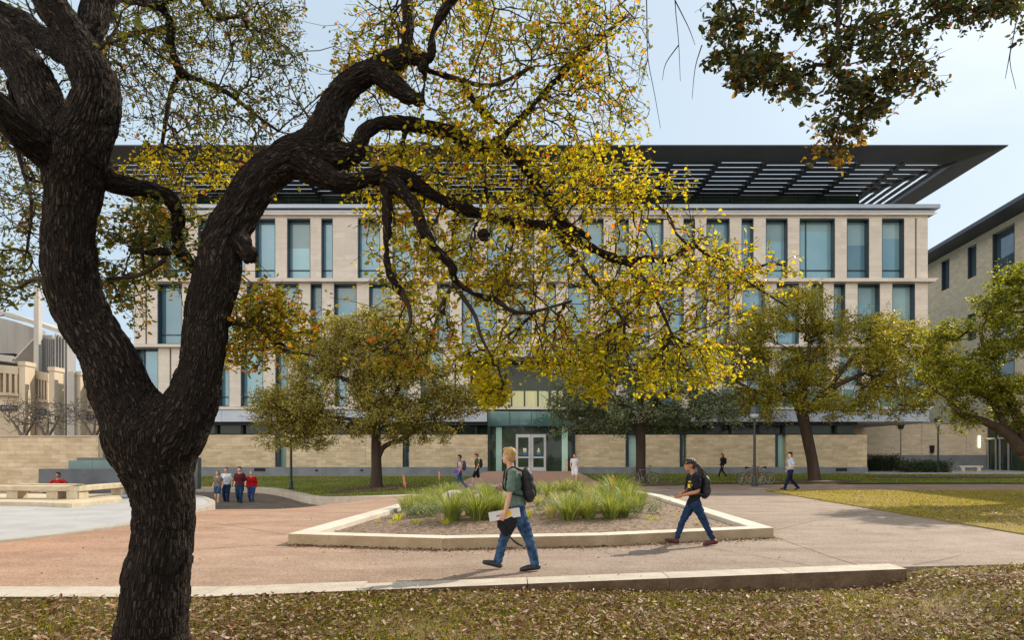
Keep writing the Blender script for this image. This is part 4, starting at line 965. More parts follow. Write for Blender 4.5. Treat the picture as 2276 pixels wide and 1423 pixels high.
midtree('leaning oak with a golden olive crown, beside the man in uniform', 40.5, [(1810, 1072, 13), (1806, 1030, 12), (1796, 980, 12), (1786, 935, 12), (1782, 915, 13)],
        [[(1788, 920, 9), (1815, 890, 7), (1850, 862, 6), (1920, 830, 4)], [(1780, 920, 9), (1755, 880, 6), (1690, 875, 5), (1640, 850, 3)], [(1784, 910, 8), (1790, 840, 6), (1800, 760, 4)], [(1840, 868, 5), (1900, 790, 4), (1960, 760, 3)]],
        [(1760, 760, 150, 120), (1900, 790, 150, 100), (2010, 810, 120, 100), (1700, 850, 110, 70), (1980, 880, 110, 55), (1860, 890, 130, 45), (1700, 900, 90, 35), (1800, 680, 90, 40), (1960, 720, 90, 40), (2080, 790, 60, 70), (1650, 780, 60, 70)], 5200, .14, m_lf['m3'], 13)
midtree('near oak at the right edge with bright yellow-green leaves and a low dark bough', 24.0, [(2335, 1116, 24), (2330, 1080, 21), (2300, 1030, 18), (2275, 1005, 15)],
        [[(2280, 1010, 15), (2235, 962, 11), (2190, 938, 9), (2140, 922, 8), (2110, 895, 5)], [(2300, 1030, 14), (2250, 900, 10), (2200, 820, 7), (2180, 740, 4)], [(2310, 1030, 14), (2330, 880, 11), (2300, 740, 8), (2290, 640, 5)], [(2245, 965, 8), (2200, 890, 6), (2150, 860, 4)], [(2325, 1050, 12), (2420, 880, 9), (2460, 760, 6)]],
        [(2240, 700, 90, 110), (2200, 830, 90, 70), (2300, 620, 90, 70), (2400, 740, 130, 150), (2180, 860, 70, 40), (2270, 880, 70, 40), (2500, 850, 90, 80), (2120, 770, 60, 60), (2100, 850, 60, 60), (2160, 920, 60, 30), (2250, 930, 50, 30), (2620, 740, 150, 100, -6), (2620, 840, 130, 60, -7)], 5200, .10, m_lf['m4'], 13, r0=.005)  # last two blobs: unseen crown added out of frame to shade the path
# small bare trees in front of the stadium
m_bare = M('pale bare bark', (.16, .125, .10), (.24, .19, .155), scale=3)
for (bx, lb) in ((52, 'bare spreading tree behind the sandstone wall, left of the two'), (104, 'bare upright tree behind the sandstone wall, below the dark stadium signs'), (208, 'bare thin tree behind the end of the sandstone wall, beside the big trunk')):
    midtree(lb, 52 if bx != 208 else 56, [(bx, 1040, 5), (bx, 1000, 5), (bx+1, 975, 4)], [[(bx, 975, 4), (bx-22, 940, 2), (bx-45, 915, 1)], [(bx, 975, 4), (bx+24, 935, 2), (bx+34, 900, 1)], [(bx, 980, 3), (bx+4, 930, 2)]],
            [(bx-10, 915, 45, 30), (bx+22, 925, 40, 30)], 400, .1, None, 0, m_bare, r0=.011, name='bare_tree', bare=True)
# ================================================================ planter
Zp = .21
PT = [G(x, y, Zp)[:2] for x, y in ((636, 1187), (985, 1197), (1350, 1190), (1720, 1173.5), (1475, 1101), (1420, 1092), (1130, 1091), (897, 1117))]
PT[0] = G(640, 1187, Zp)[:2]
PTc = np.array(PT); cen = PTc.mean(0)
def inset(poly, w):
    n = len(poly); out = []
    for i in range(n):
        a, b, c = poly[i-1], poly[i], poly[(i+1) % n]
        e1 = (b-a)/np.linalg.norm(b-a); e2 = (c-b)/np.linalg.norm(c-b)
        n1 = np.array([-e1[1], e1[0]]); n2 = np.array([-e2[1], e2[0]]); k = (n1+n2)/(1+n1@n2)
        out.append(b+k*w)
    return np.array(out)
area = sum(PTc[i][0]*PTc[(i+1) % 8][1]-PTc[(i+1) % 8][0]*PTc[i][1] for i in range(8))
inn = inset(PTc, .42 if area > 0 else -.42)
pl_ = thing('planter', (cen[0], cen[1], 0), 'low pale-stone planter bed edged with a broad wall, in the middle of the path', 'planter')
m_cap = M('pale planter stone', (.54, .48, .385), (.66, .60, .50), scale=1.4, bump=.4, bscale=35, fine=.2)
g = MB()
for i in range(8):
    j = (i+1) % 8; L = np.linalg.norm(PTc[j]-PTc[i]); k = max(1, round(L/2.4))
    for s in range(k):
        a, b = s/k, (s+1)/k; gap = .0035/L*1
        o0 = PTc[i]*(1-a-gap)+PTc[j]*(a+gap); o1 = PTc[i]*(1-b+gap)+PTc[j]*(b-gap); i0 = inn[i]*(1-a-gap)+inn[j]*(a+gap); i1 = inn[i]*(1-b+gap)+inn[j]*(b-gap)
        g.prism([tuple(o0), tuple(o1), tuple(i1), tuple(i0)], -.2, Zp)
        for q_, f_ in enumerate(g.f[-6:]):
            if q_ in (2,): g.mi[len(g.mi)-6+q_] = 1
g.build('wall', [m_cap, M('tan shaded planter face', (.36, .26, .155), (.46, .35, .22), scale=2, bump=.4, bscale=30, fine=.2)], pl_, bevel=.012)  # front face darker than the top: its shade is put into the colour
m_soil = M('leafy mulch soil', (.15, .095, .06), (.30, .21, .14), scale=9, bump=1.0, bscale=22, fine=.35, lo=.4, hi=.6)
nin = inset(PTc, .41 if area > 0 else -.41)
def inside(p, poly):
    c = False; j = len(poly)-1
    for i in range(len(poly)):
        if (poly[i][1] > p[1]) != (poly[j][1] > p[1]) and p[0] < (poly[j][0]-poly[i][0])*(p[1]-poly[i][1])/(poly[j][1]-poly[i][1])+poly[i][0]: c = not c
        j = i
    return c
def zsoil(x, y):
    dist = min(abs(np.cross(nin[(i+1) % 8]-nin[i], np.array([x, y])-nin[i]))/np.linalg.norm(nin[(i+1) % 8]-nin[i]) for i in range(8))
    return .10+.28*min(dist/3.0, 1)**.8
import warnings; warnings.filterwarnings('ignore')
cc = nin.mean(0); V = [(*cc, zsoil(*cc)+.02)]; Fs = []; K = 8
ring = catmull(np.vstack([nin, nin[:1]]), 1); per = []
for i in range(8):
    for s in range(5): per.append(nin[i]*(1-s/5)+nin[(i+1) % 8]*s/5)
m_ = len(per)
for k in range(1, K+1):
    for p in per:
        q = cc+(p-cc)*k/K; V.append((q[0], q[1], (zsoil(*q) if k < K else .10)+rng.normal()*.008))
for i in range(m_): Fs.append((0, 1+i, 1+(i+1) % m_) if area > 0 else (0, 1+(i+1) % m_, 1+i))
for k in range(K-1):
    for i in range(m_):
        a = 1+k*m_+i; b = 1+k*m_+(i+1) % m_; Fs.append((a, a+m_, b+m_, b) if area > 0 else (b, b+m_, a+m_, a))
g = MB(); g.add(V, Fs); g.build('soil', m_soil, pl_, smooth=True)
# plants
m_gr = leafmat('arching green blades', [(0, (.09, .13, .025)), (.6, (.20, .245, .05)), (.85, (.33, .34, .09)), (1, (.45, .38, .16))], .35, .3)
m_gg = leafmat('grey green leaves of shrub', [(0, (.12, .155, .09)), (.6, (.21, .245, .16)), (1, (.33, .35, .25))], .3, .3)
m_gy = leafmat('lime leaves', [(0, (.25, .27, .02)), (1, (.48, .44, .04))], .4, .3)
m_tan = leafmat('dry grass blades', [(0, (.34, .27, .13)), (.5, (.45, .40, .20)), (1, (.30, .33, .10))], .35, .2)
def blades(n, h, spread, w=.014, lean=.8):
    a = rng.uniform(0, 2*math.pi, n); hh = h*rng.uniform(.6, 1.1, n); ln = rng.uniform(.15, lean, n)*hh; r0 = rng.uniform(0, spread, n)
    dx, dy = np.cos(a), np.sin(a); K = 5; V = []
    for k in range(K+1):
        t = k/K; rr = r0+ln*t**1.8; z = hh*(t-.28*t**3*(ln/hh)); ww = w*(1-t)**.6*.5+.0012
        for s in (-1, 1): V.append(np.stack([dx*rr-dy*ww*s, dy*rr+dx*ww*s, z], 1))
    V = np.stack(V, 1).reshape(-1, 3); i = np.arange(n)[:, None]*2*(K+1)
    Fq = np.concatenate([i+np.array([[2*k, 2*k+1, 2*k+3, 2*k+2]]) for k in range(K)], 0); return V, Fq
protos = {}
def pmesh(kind, v):
    k = (kind, v)
    if k in protos: return protos[k]
    if kind == 'grass': V, Fq = blades(240, .60, .14, .012, 1.1); me = raw_mesh('grass_clump', V, Fq); me.materials.append(m_gr)
    elif kind == 'tan': V, Fq = blades(220, .50, .16, .010, 1.1); me = raw_mesh('grass_clump', V, Fq); me.materials.append(m_tan)
    elif kind == 'small': V, Fq = blades(30, .2, .09, .02, 1.1); me = raw_mesh('seedling', V, Fq); me.materials.append(m_gy)
    else:
        q = rng.normal(size=(420, 3))*np.array([.17, .17, .11])+np.array([0, 0, .24]); q[:, 2] = np.abs(q[:, 2]); V, Fq = leaves(q, .07*rng.uniform(.6, 1.3, 420), .2, .3); me = raw_mesh('low_shrub', V, Fq); me.materials.append(m_gg)
    protos[k] = me; return me
PL = [('grass', x, y, s) for x, y, s in ((915, 1146, 1.0), (935, 1132, 1.1), (960, 1118, 1.1), (985, 1104, 1.15), (940, 1148, .8), (1005, 1158, 1.25), (1062, 1158, 1.2), (1085, 1150, 1.0), (1110, 1146, .9), (1030, 1118, .9),
      (1265, 1158, 1.25), (1308, 1157, 1.0), (1355, 1156, 1.15), (1385, 1150, .9), (1370, 1118, 1.5), (1395, 1132, 1.2), (1415, 1140, .9), (1250, 1104, 1.2), (1220, 1112, 1.0), (1280, 1100, 1.1), (1330, 1120, 1.0), (1060, 1106, 1.1), (1100, 1104, 1.0), (965, 1140, 1.0), (1345, 1138, 1.0), (1150, 1106, 1.0), (1425, 1118, .9), (1190, 1108, 1.0), (925, 1118, .8), (1300, 1108, 1.0), (1085, 1122, 1.0), (1400, 1106, 1.1), (900, 1136, .8))]
PL += [('shrub', x, y, s) for x, y, s in ((955, 1156, 1.0), (985, 1148, .9), (917, 1152, .8), (1235, 1132, .9), (1408, 1152, .9), (1452, 1142, .9), (1330, 1132, .7), (1205, 1140, .9), (1045, 1128, .8), (1282, 1122, .8), (1215, 1098, .9), (1000, 1130, .7))]
PL += [('tan', x, y, s) for x, y, s in ((1240, 1124, 1.0), (1300, 1138, .9), (1225, 1150, .8), (1270, 1128, 1.0), (1310, 1112, .9), (1140, 1120, 1.0), (1120, 1132, .9), (1352, 1108, .8), (1200, 1126, .9), (1290, 1146, .7))]
PL += [('small', x, y, s) for x, y, s in ((884, 1158, 1.5), (925, 1168, 1.0), (990, 1168, 1.2), (870, 1165, .7), (1172, 1150, 1.3), (1300, 1170, .8), (1380, 1172, .8), (1445, 1160, 1.0), (1462, 1157, .7), (1500, 1150, .6), (1420, 1170, .7), (1550, 1165, .6), (1345, 1168, .7), (840, 1162, .6))]
for _ in range(30): PL.append((('grass', 'tan', 'shrub', 'grass')[int(rng.integers(4))], rng.uniform(925, 1435), rng.uniform(1101, 1150), rng.uniform(.55, 1.0)))
info = {'grass': ('grass_clump', 'clump of arching bright green grass blades in the planter bed', 'grass', 'green grass clumps in the planter'),
        'tan': ('grass_clump', 'clump of fine dry straw-coloured grass in the planter bed', 'grass', 'dry grass clumps in the planter'),
        'small': ('seedling', 'small lime-green seedling on the bare mulch of the planter', 'plant', 'seedlings in the planter'),
        'shrub': ('low_shrub', 'low rounded grey-green shrub in the planter bed', 'shrub', 'grey-green shrubs in the planter')}
for i, (k, px, py, s) in enumerate(PL):
    z = .3; c = G(px, py, z); 
    for _ in range(3): z = zsoil(c[0], c[1]); c = G(px, py, z)
    if not inside(c[:2], nin): 
        c = np.array([*(cc+(c[:2]-cc)*.9), .15]); z = .2
    me = pmesh(k, i % 3); o = bpy.data.objects.new(info[k][0], me); COL.objects.link(o); s = s*(1.0 if k == 'grass' else .88)
    o.location = (c[0], c[1], z-.02); o.rotation_euler = (0, 0, rng.uniform(0, 6.28)); o.scale = (s, s, s*rng.uniform(.9, 1.1)); tag(o, *info[k][1:])
# red yucca stalks and boulder
for (px, y0, y1, lb) in ((976, 1098, 1050, 'thin reddish flower stalk standing upright among the left grasses'), (906, 1128, 1057, 'leaning orange-tipped flower stalk at the left end of the planter'), (1363, 1120, 1058, 'orange flower stalk among tall grasses at the right end of the planter'), (1258, 1110, 1020, 'tall thin orange stalk left of the person in white')):
    d = G(px, y0, .3)[1]; p0 = P(px, y0+8, d); p1 = P(px-4 if px == 906 else px, (y0+y1)/2, d); p2 = P(px-10 if px == 906 else px, y1, d)
    o = MB(); o.tube([p0, p1, p2], [.012, .01, .008], 5, 3); t = thing('flower_stalk', p0, lb, 'flower'); o.build('stem', M('green brown stalk', (.25, .16, .06)), t)
    o = MB()
    for q in range(26):
        t_ = rng.uniform(.35, 1); c = p1+(p2-p1)*t_ if t_ > 0 else p1; o.ell(c+rng.normal(size=3)*.012, (.013, .013, .026), None, 6, 4)
    o.build('blossom', M('coral blossom', (.60, .19, .10), (.72, .26, .16)), t)
c = G(1012, 1112, .3); o = MB(); o.ell(c+np.array([0, 0, .08]), (.42, .3, .22), None, 18, 12)
b = o.remesh('boulder', M('pale boulder', (.42, .38, .34), (.54, .50, .46), scale=4, bump=.5, bscale=15), None, c, .04, 1)
for v in b.data.vertices: v.co *= 1+.12*mnoise.noise(v.co*3.5)
tag(b, 'pale rounded boulder among the grasses of the planter', 'rock')

# ================================================================ litter and grass (uncountable)
m_lit_ = leafmat('fallen brown leaves', [(0, (.07, .032, .015)), (.3, (.15, .08, .04)), (.65, (.27, .165, .095)), (.9, (.42, .31, .22)), (.975, (.52, .44, .36)), (1, (.38, .10, .03))], .12, .06)
def flat_leaves(C, size):
    n = len(C); a = rng.uniform(0, 2*math.pi, n); s = size[:, None]
    A_ = np.stack([np.cos(a), np.sin(a), rng.normal(size=n)*.3], 1); B2 = np.stack([-np.sin(a), np.cos(a), rng.normal(size=n)*.35], 1)
    N_ = np.array([0, 0, 1.]); cu = rng.uniform(-.05, .22, (n, 1)); w = .42
    V = np.stack([C, C+s*(.3*A_+w*.5*B2+cu*N_), C+s*(.72*A_+w*.42*B2+cu*N_), C+s*(A_+cu*.3*N_), C+s*(.72*A_-w*.42*B2+cu*N_), C+s*(.3*A_-w*.5*B2+cu*N_)], 1).reshape(-1, 3)
    i = np.arange(n)[:, None]*6; return V, np.concatenate([i+np.array([[0, 1, 2, 3]]), i+np.array([[0, 3, 4, 5]])], 0)
vzf = np.vectorize(zf); vyk = np.vectorize(lambda x: YK(x) if x < 5.62 else 9.95+(x-5.62)*.25)
n = 61000; d = 5.2+(5.6)*rng.uniform(0, 1, n)**1.1; x = rng.uniform(-1.0, 1.05, n)*d
dens = np.array([mnoise.noise(Vector((a*.55, b*.9, 3))) for a, b in zip(x, d)]); kp = (d < vyk(x)-.03) & (rng.uniform(0, 1, n) < .62+.75*dens+.10*(x > 0)); x, d = x[kp], d[kp]
C = np.stack([x, d, vzf(x, d)+rng.uniform(.005, .045, len(x))], 1)
V, Fq = flat_leaves(C, .056*rng.uniform(.6, 1.4, len(x))); o = fast_obj('fallen_leaves', V, Fq, m_lit_); tag(o, 'brown and tan fallen leaves strewn over the front lawn', 'leaves', kind='stuff')
m_bl = leafmat('short grass blades', [(0, (.10, .125, .015)), (.5, (.21, .225, .02)), (.9, (.34, .31, .03)), (1, (.42, .36, .12))], .45, .25)
def turf(n, x, y, z, h, w):
    a = rng.uniform(0, 2*math.pi, n); hh = h*rng.uniform(.5, 1.3, n); l = hh*rng.uniform(.1, .9, n); b = rng.uniform(0, 2*math.pi, n)
    p = np.stack([x, y, z], 1); s = np.stack([np.cos(a), np.sin(a), 0*a], 1)*w; t = np.stack([np.cos(b)*l, np.sin(b)*l, hh], 1)
    V = np.stack([p-s, p+s, p+s*.7+t*.55+np.array([0, 0, .2])*hh[:, None]*.3, p-s*.7+t*.55+np.array([0, 0, .2])*hh[:, None]*.3, p+t], 1)
    n_ = len(x); i = np.arange(n_)[:, None]*5
    return V.reshape(-1, 3), np.concatenate([i+np.array([[0, 1, 2, 3]])], 0), np.concatenate([i+np.array([[3, 2, 4]])], 0)
n = 140000; d = 5.2+5.6*rng.uniform(0, 1, n)**1.1; x = rng.uniform(-1.0, 1.05, n)*d
dn = np.array([mnoise.noise(Vector((a*.8, b*1.2, 9))) for a, b in zip(x, d)]); kp = (d < vyk(x)+.01) & (rng.uniform(0, 1, n) < .72+.8*dn); x, d = x[kp], d[kp]
z = vzf(x, d)-.004; V, Q, T = turf(len(x), x, d, z, .055, .0052)
fo = raw_mesh('grass', V, Q); o = link_mesh(fo, 'grass', leafmat('front lawn grass blades', [(0, (.06, .07, .009)), (.5, (.13, .13, .013)), (.9, (.25, .21, .022)), (1, (.36, .28, .09))], .45, .15), None); tag(o, 'short yellow-green grass of the front lawn', 'grass', kind='stuff')
# right lawn: grass and litter
n = 60000; y = rng.uniform(14.3, 31.5, n); x = rng.uniform(10.7, 27, n); kp = x < .79*y+1; 
kp &= x > 10.75+(y-14.35)*.05; x, y = x[kp], y[kp]; V, Q, T = turf(len(x), x, y, np.full(len(x), .028), .05, .007)
o = link_mesh(raw_mesh('grass', V, Q), 'grass', leafmat('golden grass blades', [(0, (.16, .14, .015)), (.6, (.33, .27, .025)), (1, (.45, .34, .08))], .4, .2), None); tag(o, 'sunny short grass of the lawn right of the path', 'grass', kind='stuff')
n = 15000; y = 13.2+18*rng.uniform(0, 1, n)**1.9; x = rng.uniform(10.5, 27, n); dens = np.array([mnoise.noise(Vector((a*.25, b*.25, 7))) for a, b in zip(x, y)])
kp = (x < .79*y+1) & (x > 10.6+(y-14.35)*.05+rng.uniform(-.3, .3, n)) & (rng.uniform(0, 1, n) < .6+dens); x, y = x[kp], y[kp]
V, Fq = flat_leaves(np.stack([x, y, np.full(len(x), .05)], 1), .06*rng.uniform(.7, 1.4, len(x))); o = fast_obj('fallen_leaves', V, Fq, m_lit_); tag(o, 'pale fallen leaves scattered on the lawn right of the path', 'leaves', kind='stuff')
# litter against the planter and in the bed, few on the path
L = []
for i in range(3):
    a, b = PTc[i], PTc[i+1]; k = 900; t = rng.uniform(0, 1, k); p = a+(b-a)*t[:, None]; p = p+np.stack([rng.normal(size=k)*.05, -np.abs(rng.exponential(.14, k))], 1); L.append(np.column_stack([p, np.full(k, .012)]))
k = 5200; pp_ = np.column_stack([rng.uniform(PTc[:, 0].min(), PTc[:, 0].max(), k), rng.uniform(PTc[:, 1].min(), PTc[:, 1].max(), k)])
pp_ = np.array([p for p in pp_ if inside(p, nin)]); L.append(np.column_stack([pp_, [zsoil(*p)+.012 for p in pp_]]))
k = 500; y = rng.uniform(8.8, 30, k); x = rng.uniform(-.7, .75, k)*y; m = np.array([not inside((a, b), PTc) for a, b in zip(x, y)]) & (y > vyk(x)+.1); L.append(np.stack([x[m], y[m], np.full(m.sum(), .045)], 1))
L = np.vstack(L); V, Fq = flat_leaves(L, .045*rng.uniform(.6, 1.3, len(L))); o = fast_obj('fallen_leaves', V, Fq, m_lit_); tag(o, 'dry fallen leaves in the planter bed and along the foot of its wall', 'leaves', kind='stuff')
# shaded lawns: taller edge tufts
n = 40000; y = rng.uniform(28, 50.8, n); x = rng.uniform(-26, 36, n); kp = ~((x > -3.9) & (x < 5.3)) & ((x > 0) | (y > np.interp(x, kc[:, 0], kc[:, 1])+.45)) & ((x < 0) | (y > 39)); x, y = x[kp], y[kp]
V, Q, T = turf(len(x), x, y, np.array([zb(w_) if v > 0 else lawn_z(v, w_) for v, w_ in zip(x, y)])-.005, .09, .016); o = link_mesh(raw_mesh('grass', V, Q), 'grass', m_bl, None); tag(o, 'shaded green lawn in front of the building', 'grass', kind='stuff')

# ================================================================ hedges by the right wall
m_hd = leafmat('dark hedge leaves', [(0, (.018, .03, .012)), (1, (.06, .09, .03))], .3, .4)
for (x0, x1, yt, d_, lb) in ((1928, 2000, 1012, 57, 'dark tall bush in front of the tan wall, beside the sandstone panel'), (2000, 2108, 1020, 52.5, 'dark low bush along the grey walk, at the foot of the two lamp posts')):
    c = P((x0+x1)/2, 1040, d_); c[2] = .25; w = (x1-x0)/2/F*d_; h = (1046-yt)/F*d_
    t = thing('shrub', c, lb, 'shrub'); A = np.column_stack([rng.uniform(-w, w, 420), rng.uniform(-.7, .7, 420), rng.uniform(.1, h, 420)*(.8+.3*rng.uniform(size=420))])+c
    pos, par, cnt, S0 = grow(np.array([c+np.array([u*w, 0, .02]) for u in (-.7, -.3, .1, .5, .8)]), A, .3); Vt, Ft, md = twig_mesh(pos, par, cnt, S0, .006); fast_obj('stem', Vt, Ft, m_twig, t)
    q = np.repeat(pos[S0:], 12, 0); q = q+rng.normal(size=q.shape)*.12; V, Fq = leaves(q, .12*rng.uniform(.6, 1.3, len(q)), .4, .45); fast_obj('foliage', V, Fq, m_hd, t)
g = MB(); c = P(2155, 1045, 55.5); g.box(-.95, .95, -.22, .22, .32, .46); g.box(-.8, -.5, -.2, .2, 0, .318); g.box(.5, .8, -.2, .2, 0, .318)
V = [v+np.array([c[0], c[1], .30]) for v in np.vstack(g.v)]; g.v = [np.array(V)]; o = g.build('stone_bench', m_cap, None, (c[0], c[1], .30)); tag(o, 'small pale stone bench against the grey base of the right wall', 'bench')

# ================================================================ left: walls, benches, stadium
g = MB(); g.box(P(-330, 0, 34.5)[0], P(219, 0, 34.5)[0], 34.5, 35.1, 0, EYE+(HY-971)/F*34.5); w = thing('stone_wall', (-24, 34.5, 0), 'tall sandstone wall on the left behind the stone benches', 'wall')
g.build('wall', m_rust, w); g = MB(); h = EYE+(HY-971)/F*34.5; g.box(P(-330, 0, 34.5)[0], P(219.5, 0, 34.5)[0]+.02, 34.45, 35.15, h+.003, h+.05); g.build('coping', m_cap, w)
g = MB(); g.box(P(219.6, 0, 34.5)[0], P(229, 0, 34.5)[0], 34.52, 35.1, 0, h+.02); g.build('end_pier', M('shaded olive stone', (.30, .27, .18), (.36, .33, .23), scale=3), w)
g = MB(); g.box(P(231, 0, 36)[0], P(241, 0, 36)[0], 36, 36.1, 0, 2.8); o = g.build('glass_screen', m_gpale, None, (-21.4, 36, 0)); 
tag(o, 'narrow green glass screen beside the end of the sandstone wall', 'screen')
m_grey = M('blue grey granite', (.10, .11, .125), (.145, .155, .17), rough=.6, scale=1.5, fine=.15)
g = MB(); g.box(P(86, 0, 31)[0], -15.2, 31, 31.5, 0, EYE-(1043-HY)/F*31); o = g.build('granite_wall', m_grey, None, (-18, 31, 0)); tag(o, 'low dark grey granite wall behind the person in red', 'wall')
g = MB(); g.box(P(171, 0, 33)[0], -15.2, 33, 33.4, 0, EYE-(1018-HY)/F*33); o = g.build('granite_wall', M('olive grey granite', (.13, .145, .14), (.18, .19, .185), scale=1.5), None, (-18, 33, 0)); tag(o, 'higher grey granite wall with a glass rail, between sandstone wall and trunk', 'wall')
m_rail = glass('rail glass', (.22, .32, .30), .05, .9)
g = MB(); 
for a, b in ((152, 205), (206, 260), (261, 320)): g.box(P(a, 0, 32.3)[0], P(b, 0, 32.3)[0], 32.3, 32.33, .9, EYE-(1024-HY)/F*32.3)
o = g.build('glass_rail', m_rail, None, (-19, 32.3, 0)); tag(o, 'pale green glass railing panels on top of the dark granite wall', 'railing')
m_bench = M('tan bench stone', (.46, .37, .24), (.58, .49, .35), scale=3, bump=.3, bscale=30, fine=.15)
m_face = M('warm brown stone face', (.30, .17, .07), (.38, .23, .11), scale=2, bump=.3)
Z1 = .16
# stepped plinth carrying the benches
pz = [G(x, y, Z1)[:2] for x, y in ((-420, 1112), (0, 1116), (75, 1116.5), (160, 1120), (272, 1108))]
back = [G(x, y, Z1)[:2] for x, y in ((262, 1098), (-420, 1098))]
g = MB(); g.prism([tuple(p) for p in pz+back], -.3, Z1); o = g.build('stone_step', [m_bench], None, (-14, 24, 0), bevel=.01); tag(o, 'low stone step carrying the two angled benches', 'step')
def bench(lb, p0, p1, d0, d1, ztop, legs, wid=.5, cat='bench'):
    a = P(p0[0], 0, d0)[:2]; b = P(p1[0], 0, d1)[:2]; e = (b-a)/np.linalg.norm(b-a); n = np.array([-e[1], e[0]]); n = n if n[1] > 0 else -n
    t = thing('stone_bench', ((a+b)[0]/2, (a+b)[1]/2, Z1), lb, cat); g = MB(); g.prism([tuple(a), tuple(b), tuple(b+n*wid), tuple(a+n*wid)], ztop-.17, ztop); g.build('seat', m_bench, t, bevel=.015)
    for u in legs:
        c = a+(b-a)*u; g = MB(); q = [c-e*.22+n*.06, c+e*.22+n*.06, c+e*.22+n*(wid-.06), c-e*.22+n*(wid-.06)]; g.prism([tuple(v) for v in q], Z1, ztop-.172); g.build('leg', m_bench, t, bevel=.01)
    return t
bench('long front stone bench on square legs, running in from the left edge', (-260, 0), (176, 0), 24.3, 23.2, .60, (.04, .25, .5, .66, .86, .965), .55)
bench('stone bench turning back towards the big trunk, right of the front bench', (177, 0), (300, 0), 23.25, 26.6, .60, (.06, .82), .5)
bench('rear stone bench seen behind the front one, below the person in red', (30, 0), (170, 0), 27.5, 27.2, .50, (.1, .45, .85), .45)
# stadium
m_conc = M('weathered concrete', (.42, .385, .34), (.52, .48, .43), scale=.25, bump=.1, stretch=(1, 1, .3))
m_concd = M('grey ribbed concrete', (.30, .285, .265), (.37, .35, .33), scale=.4, stretch=(2, 2, .2))
m_tanp = M('tan stadium stone', (.46, .37, .25), (.58, .48, .35), scale=.3, stretch=(1, 1, .4))
dS = 100.0; X = lambda p, d=dS: (p-CX)/F*d; Zs = lambda p, d=dS: EYE+(HY-p)/F*d
st = thing('stadium', (X(110), dS, 0), 'old concrete stadium with ribbed wall and pilasters, far left', 'stadium')
for (a, b, ya, yb, dd) in ((-60, 42, 806, 815, 98), (57, 108, 820, 830, 99.5), (180, 262, 842, 858, 101)):
    g = MB(); x0, x1 = X(a, dd), X(b, dd)
    def wb(xa, xb, za0, za1, zb0, zb1, y0, y1): g.add([(xa, y0, za0), (xb, y0, zb0), (xb, y1, zb0), (xa, y1, za0), (xa, y0, za1), (xb, y0, zb1), (xb, y1, zb1), (xa, y1, za1)], [(0, 3, 2, 1), (4, 5, 6, 7), (0, 1, 5, 4), (1, 2, 6, 5), (2, 3, 7, 6), (3, 0, 4, 7)])
    wb(x0, x1, 0, Zs(ya+18, dd), 0, Zs(yb+18, dd), dd+.5, dd+1); wb(x0, x1, Zs(ya+18, dd), Zs(ya, dd), Zs(yb+18, dd), Zs(yb, dd), dd-.1, dd+1)
    wb(x0, x1, Zs(ya+70, dd), Zs(ya+62, dd), Zs(yb+66, dd), Zs(yb+60, dd), dd-.1, dd+.49); wb(x0, x1, 0, Zs(ya+95, dd), 0, Zs(yb+88, dd), dd-.05, dd+.49)
    nb = 8; 
    for k in range(nb):
        xa = x0+(x1-x0)*(k+.3)/nb; t = (k+.5)/nb; yt = ya+(yb-ya)*t; g.box(xa, xa+(x1-x0)/nb*.5, dd-.05, dd+.48, Zs(yt+62, dd), Zs(yt+17, dd))
    g.build('arcade_wall', m_tanp, st)
for (a, b, y, dd) in ((43, 56, 806, 97), (109, 121, 818, 98), (166, 179, 828, 99.5)):
    g = MB(); g.box(X(a, dd), X(b, dd), dd, dd+2, 0, Zs(y, dd)); g.box(X(a, dd)-.12, X(b, dd)+.12, dd-.1, dd+2.1, Zs(y+7, dd), Zs(y, dd)+.15); g.build('pilaster', m_tanp, st)
g = MB()
for k in range(9): g.box(X(122+k*3.2, 102), X(122+k*3.2+2.2, 102), 102-.25*(k % 2), 104, 0, Zs(742+k*1.4, 102))
g.box(X(84, 103), X(122, 103), 102.4, 104, Zs(860, 102), Zs(744, 102)); 
for k in range(9): g.box(X(86+k*4, 102), X(86+k*4+1, 102), 102.2, 102.45, Zs(840, 102), Zs(748+k, 102))
g.build('ribbed_wall', m_concd, st)
g = MB(); g.box(X(151, 99), X(165, 99), 99, 100, 0, Zs(826, 99)); g.build('buttress', m_conc, st)
g = MB()
for (p, q, t) in (((-40, 690), (30, 707), 9), ((30, 707), (135, 742), 9), ((78, 752), (28, 805), 4), ((-20, 800), (32, 806), 14)):
    a, b = P(p[0], p[1], 106), P(q[0], q[1], 106); h = t/F*106; g.add([a, b, b+(0, 9, 0), a+(0, 9, 0), a+(0, 0, h), b+(0, 0, h), b+(0, 9, h), a+(0, 9, h)], [(0, 3, 2, 1), (4, 5, 6, 7), (0, 1, 5, 4), (1, 2, 6, 5), (2, 3, 7, 6), (3, 0, 4, 7)])
g.build('stand_roof', m_conc, st)
g = MB(); tp = [(-80, 690), (-40, 697), (30, 714), (84, 732)]
for (xa, ya), (xb, yb) in zip(tp[:-1], tp[1:]):
    a0_, b0_ = X(xa, 116), X(xb, 116); g.add([(a0_, 116, 0), (b0_, 116, 0), (b0_, 118, 0), (a0_, 118, 0), (a0_, 116, Zs(ya, 116)), (b0_, 116, Zs(yb, 116)), (b0_, 118, Zs(yb, 116)), (a0_, 118, Zs(ya, 116))], [(0, 3, 2, 1), (4, 5, 6, 7), (0, 1, 5, 4), (1, 2, 6, 5), (2, 3, 7, 6), (3, 0, 4, 7)])
g.build('stand_wall', m_concd, st)
g = MB(); g.box(X(-40, 115), X(30, 115), 115, 115.9, Zs(812, 115), Zs(786, 115)); g.build('opening', m_black, st)
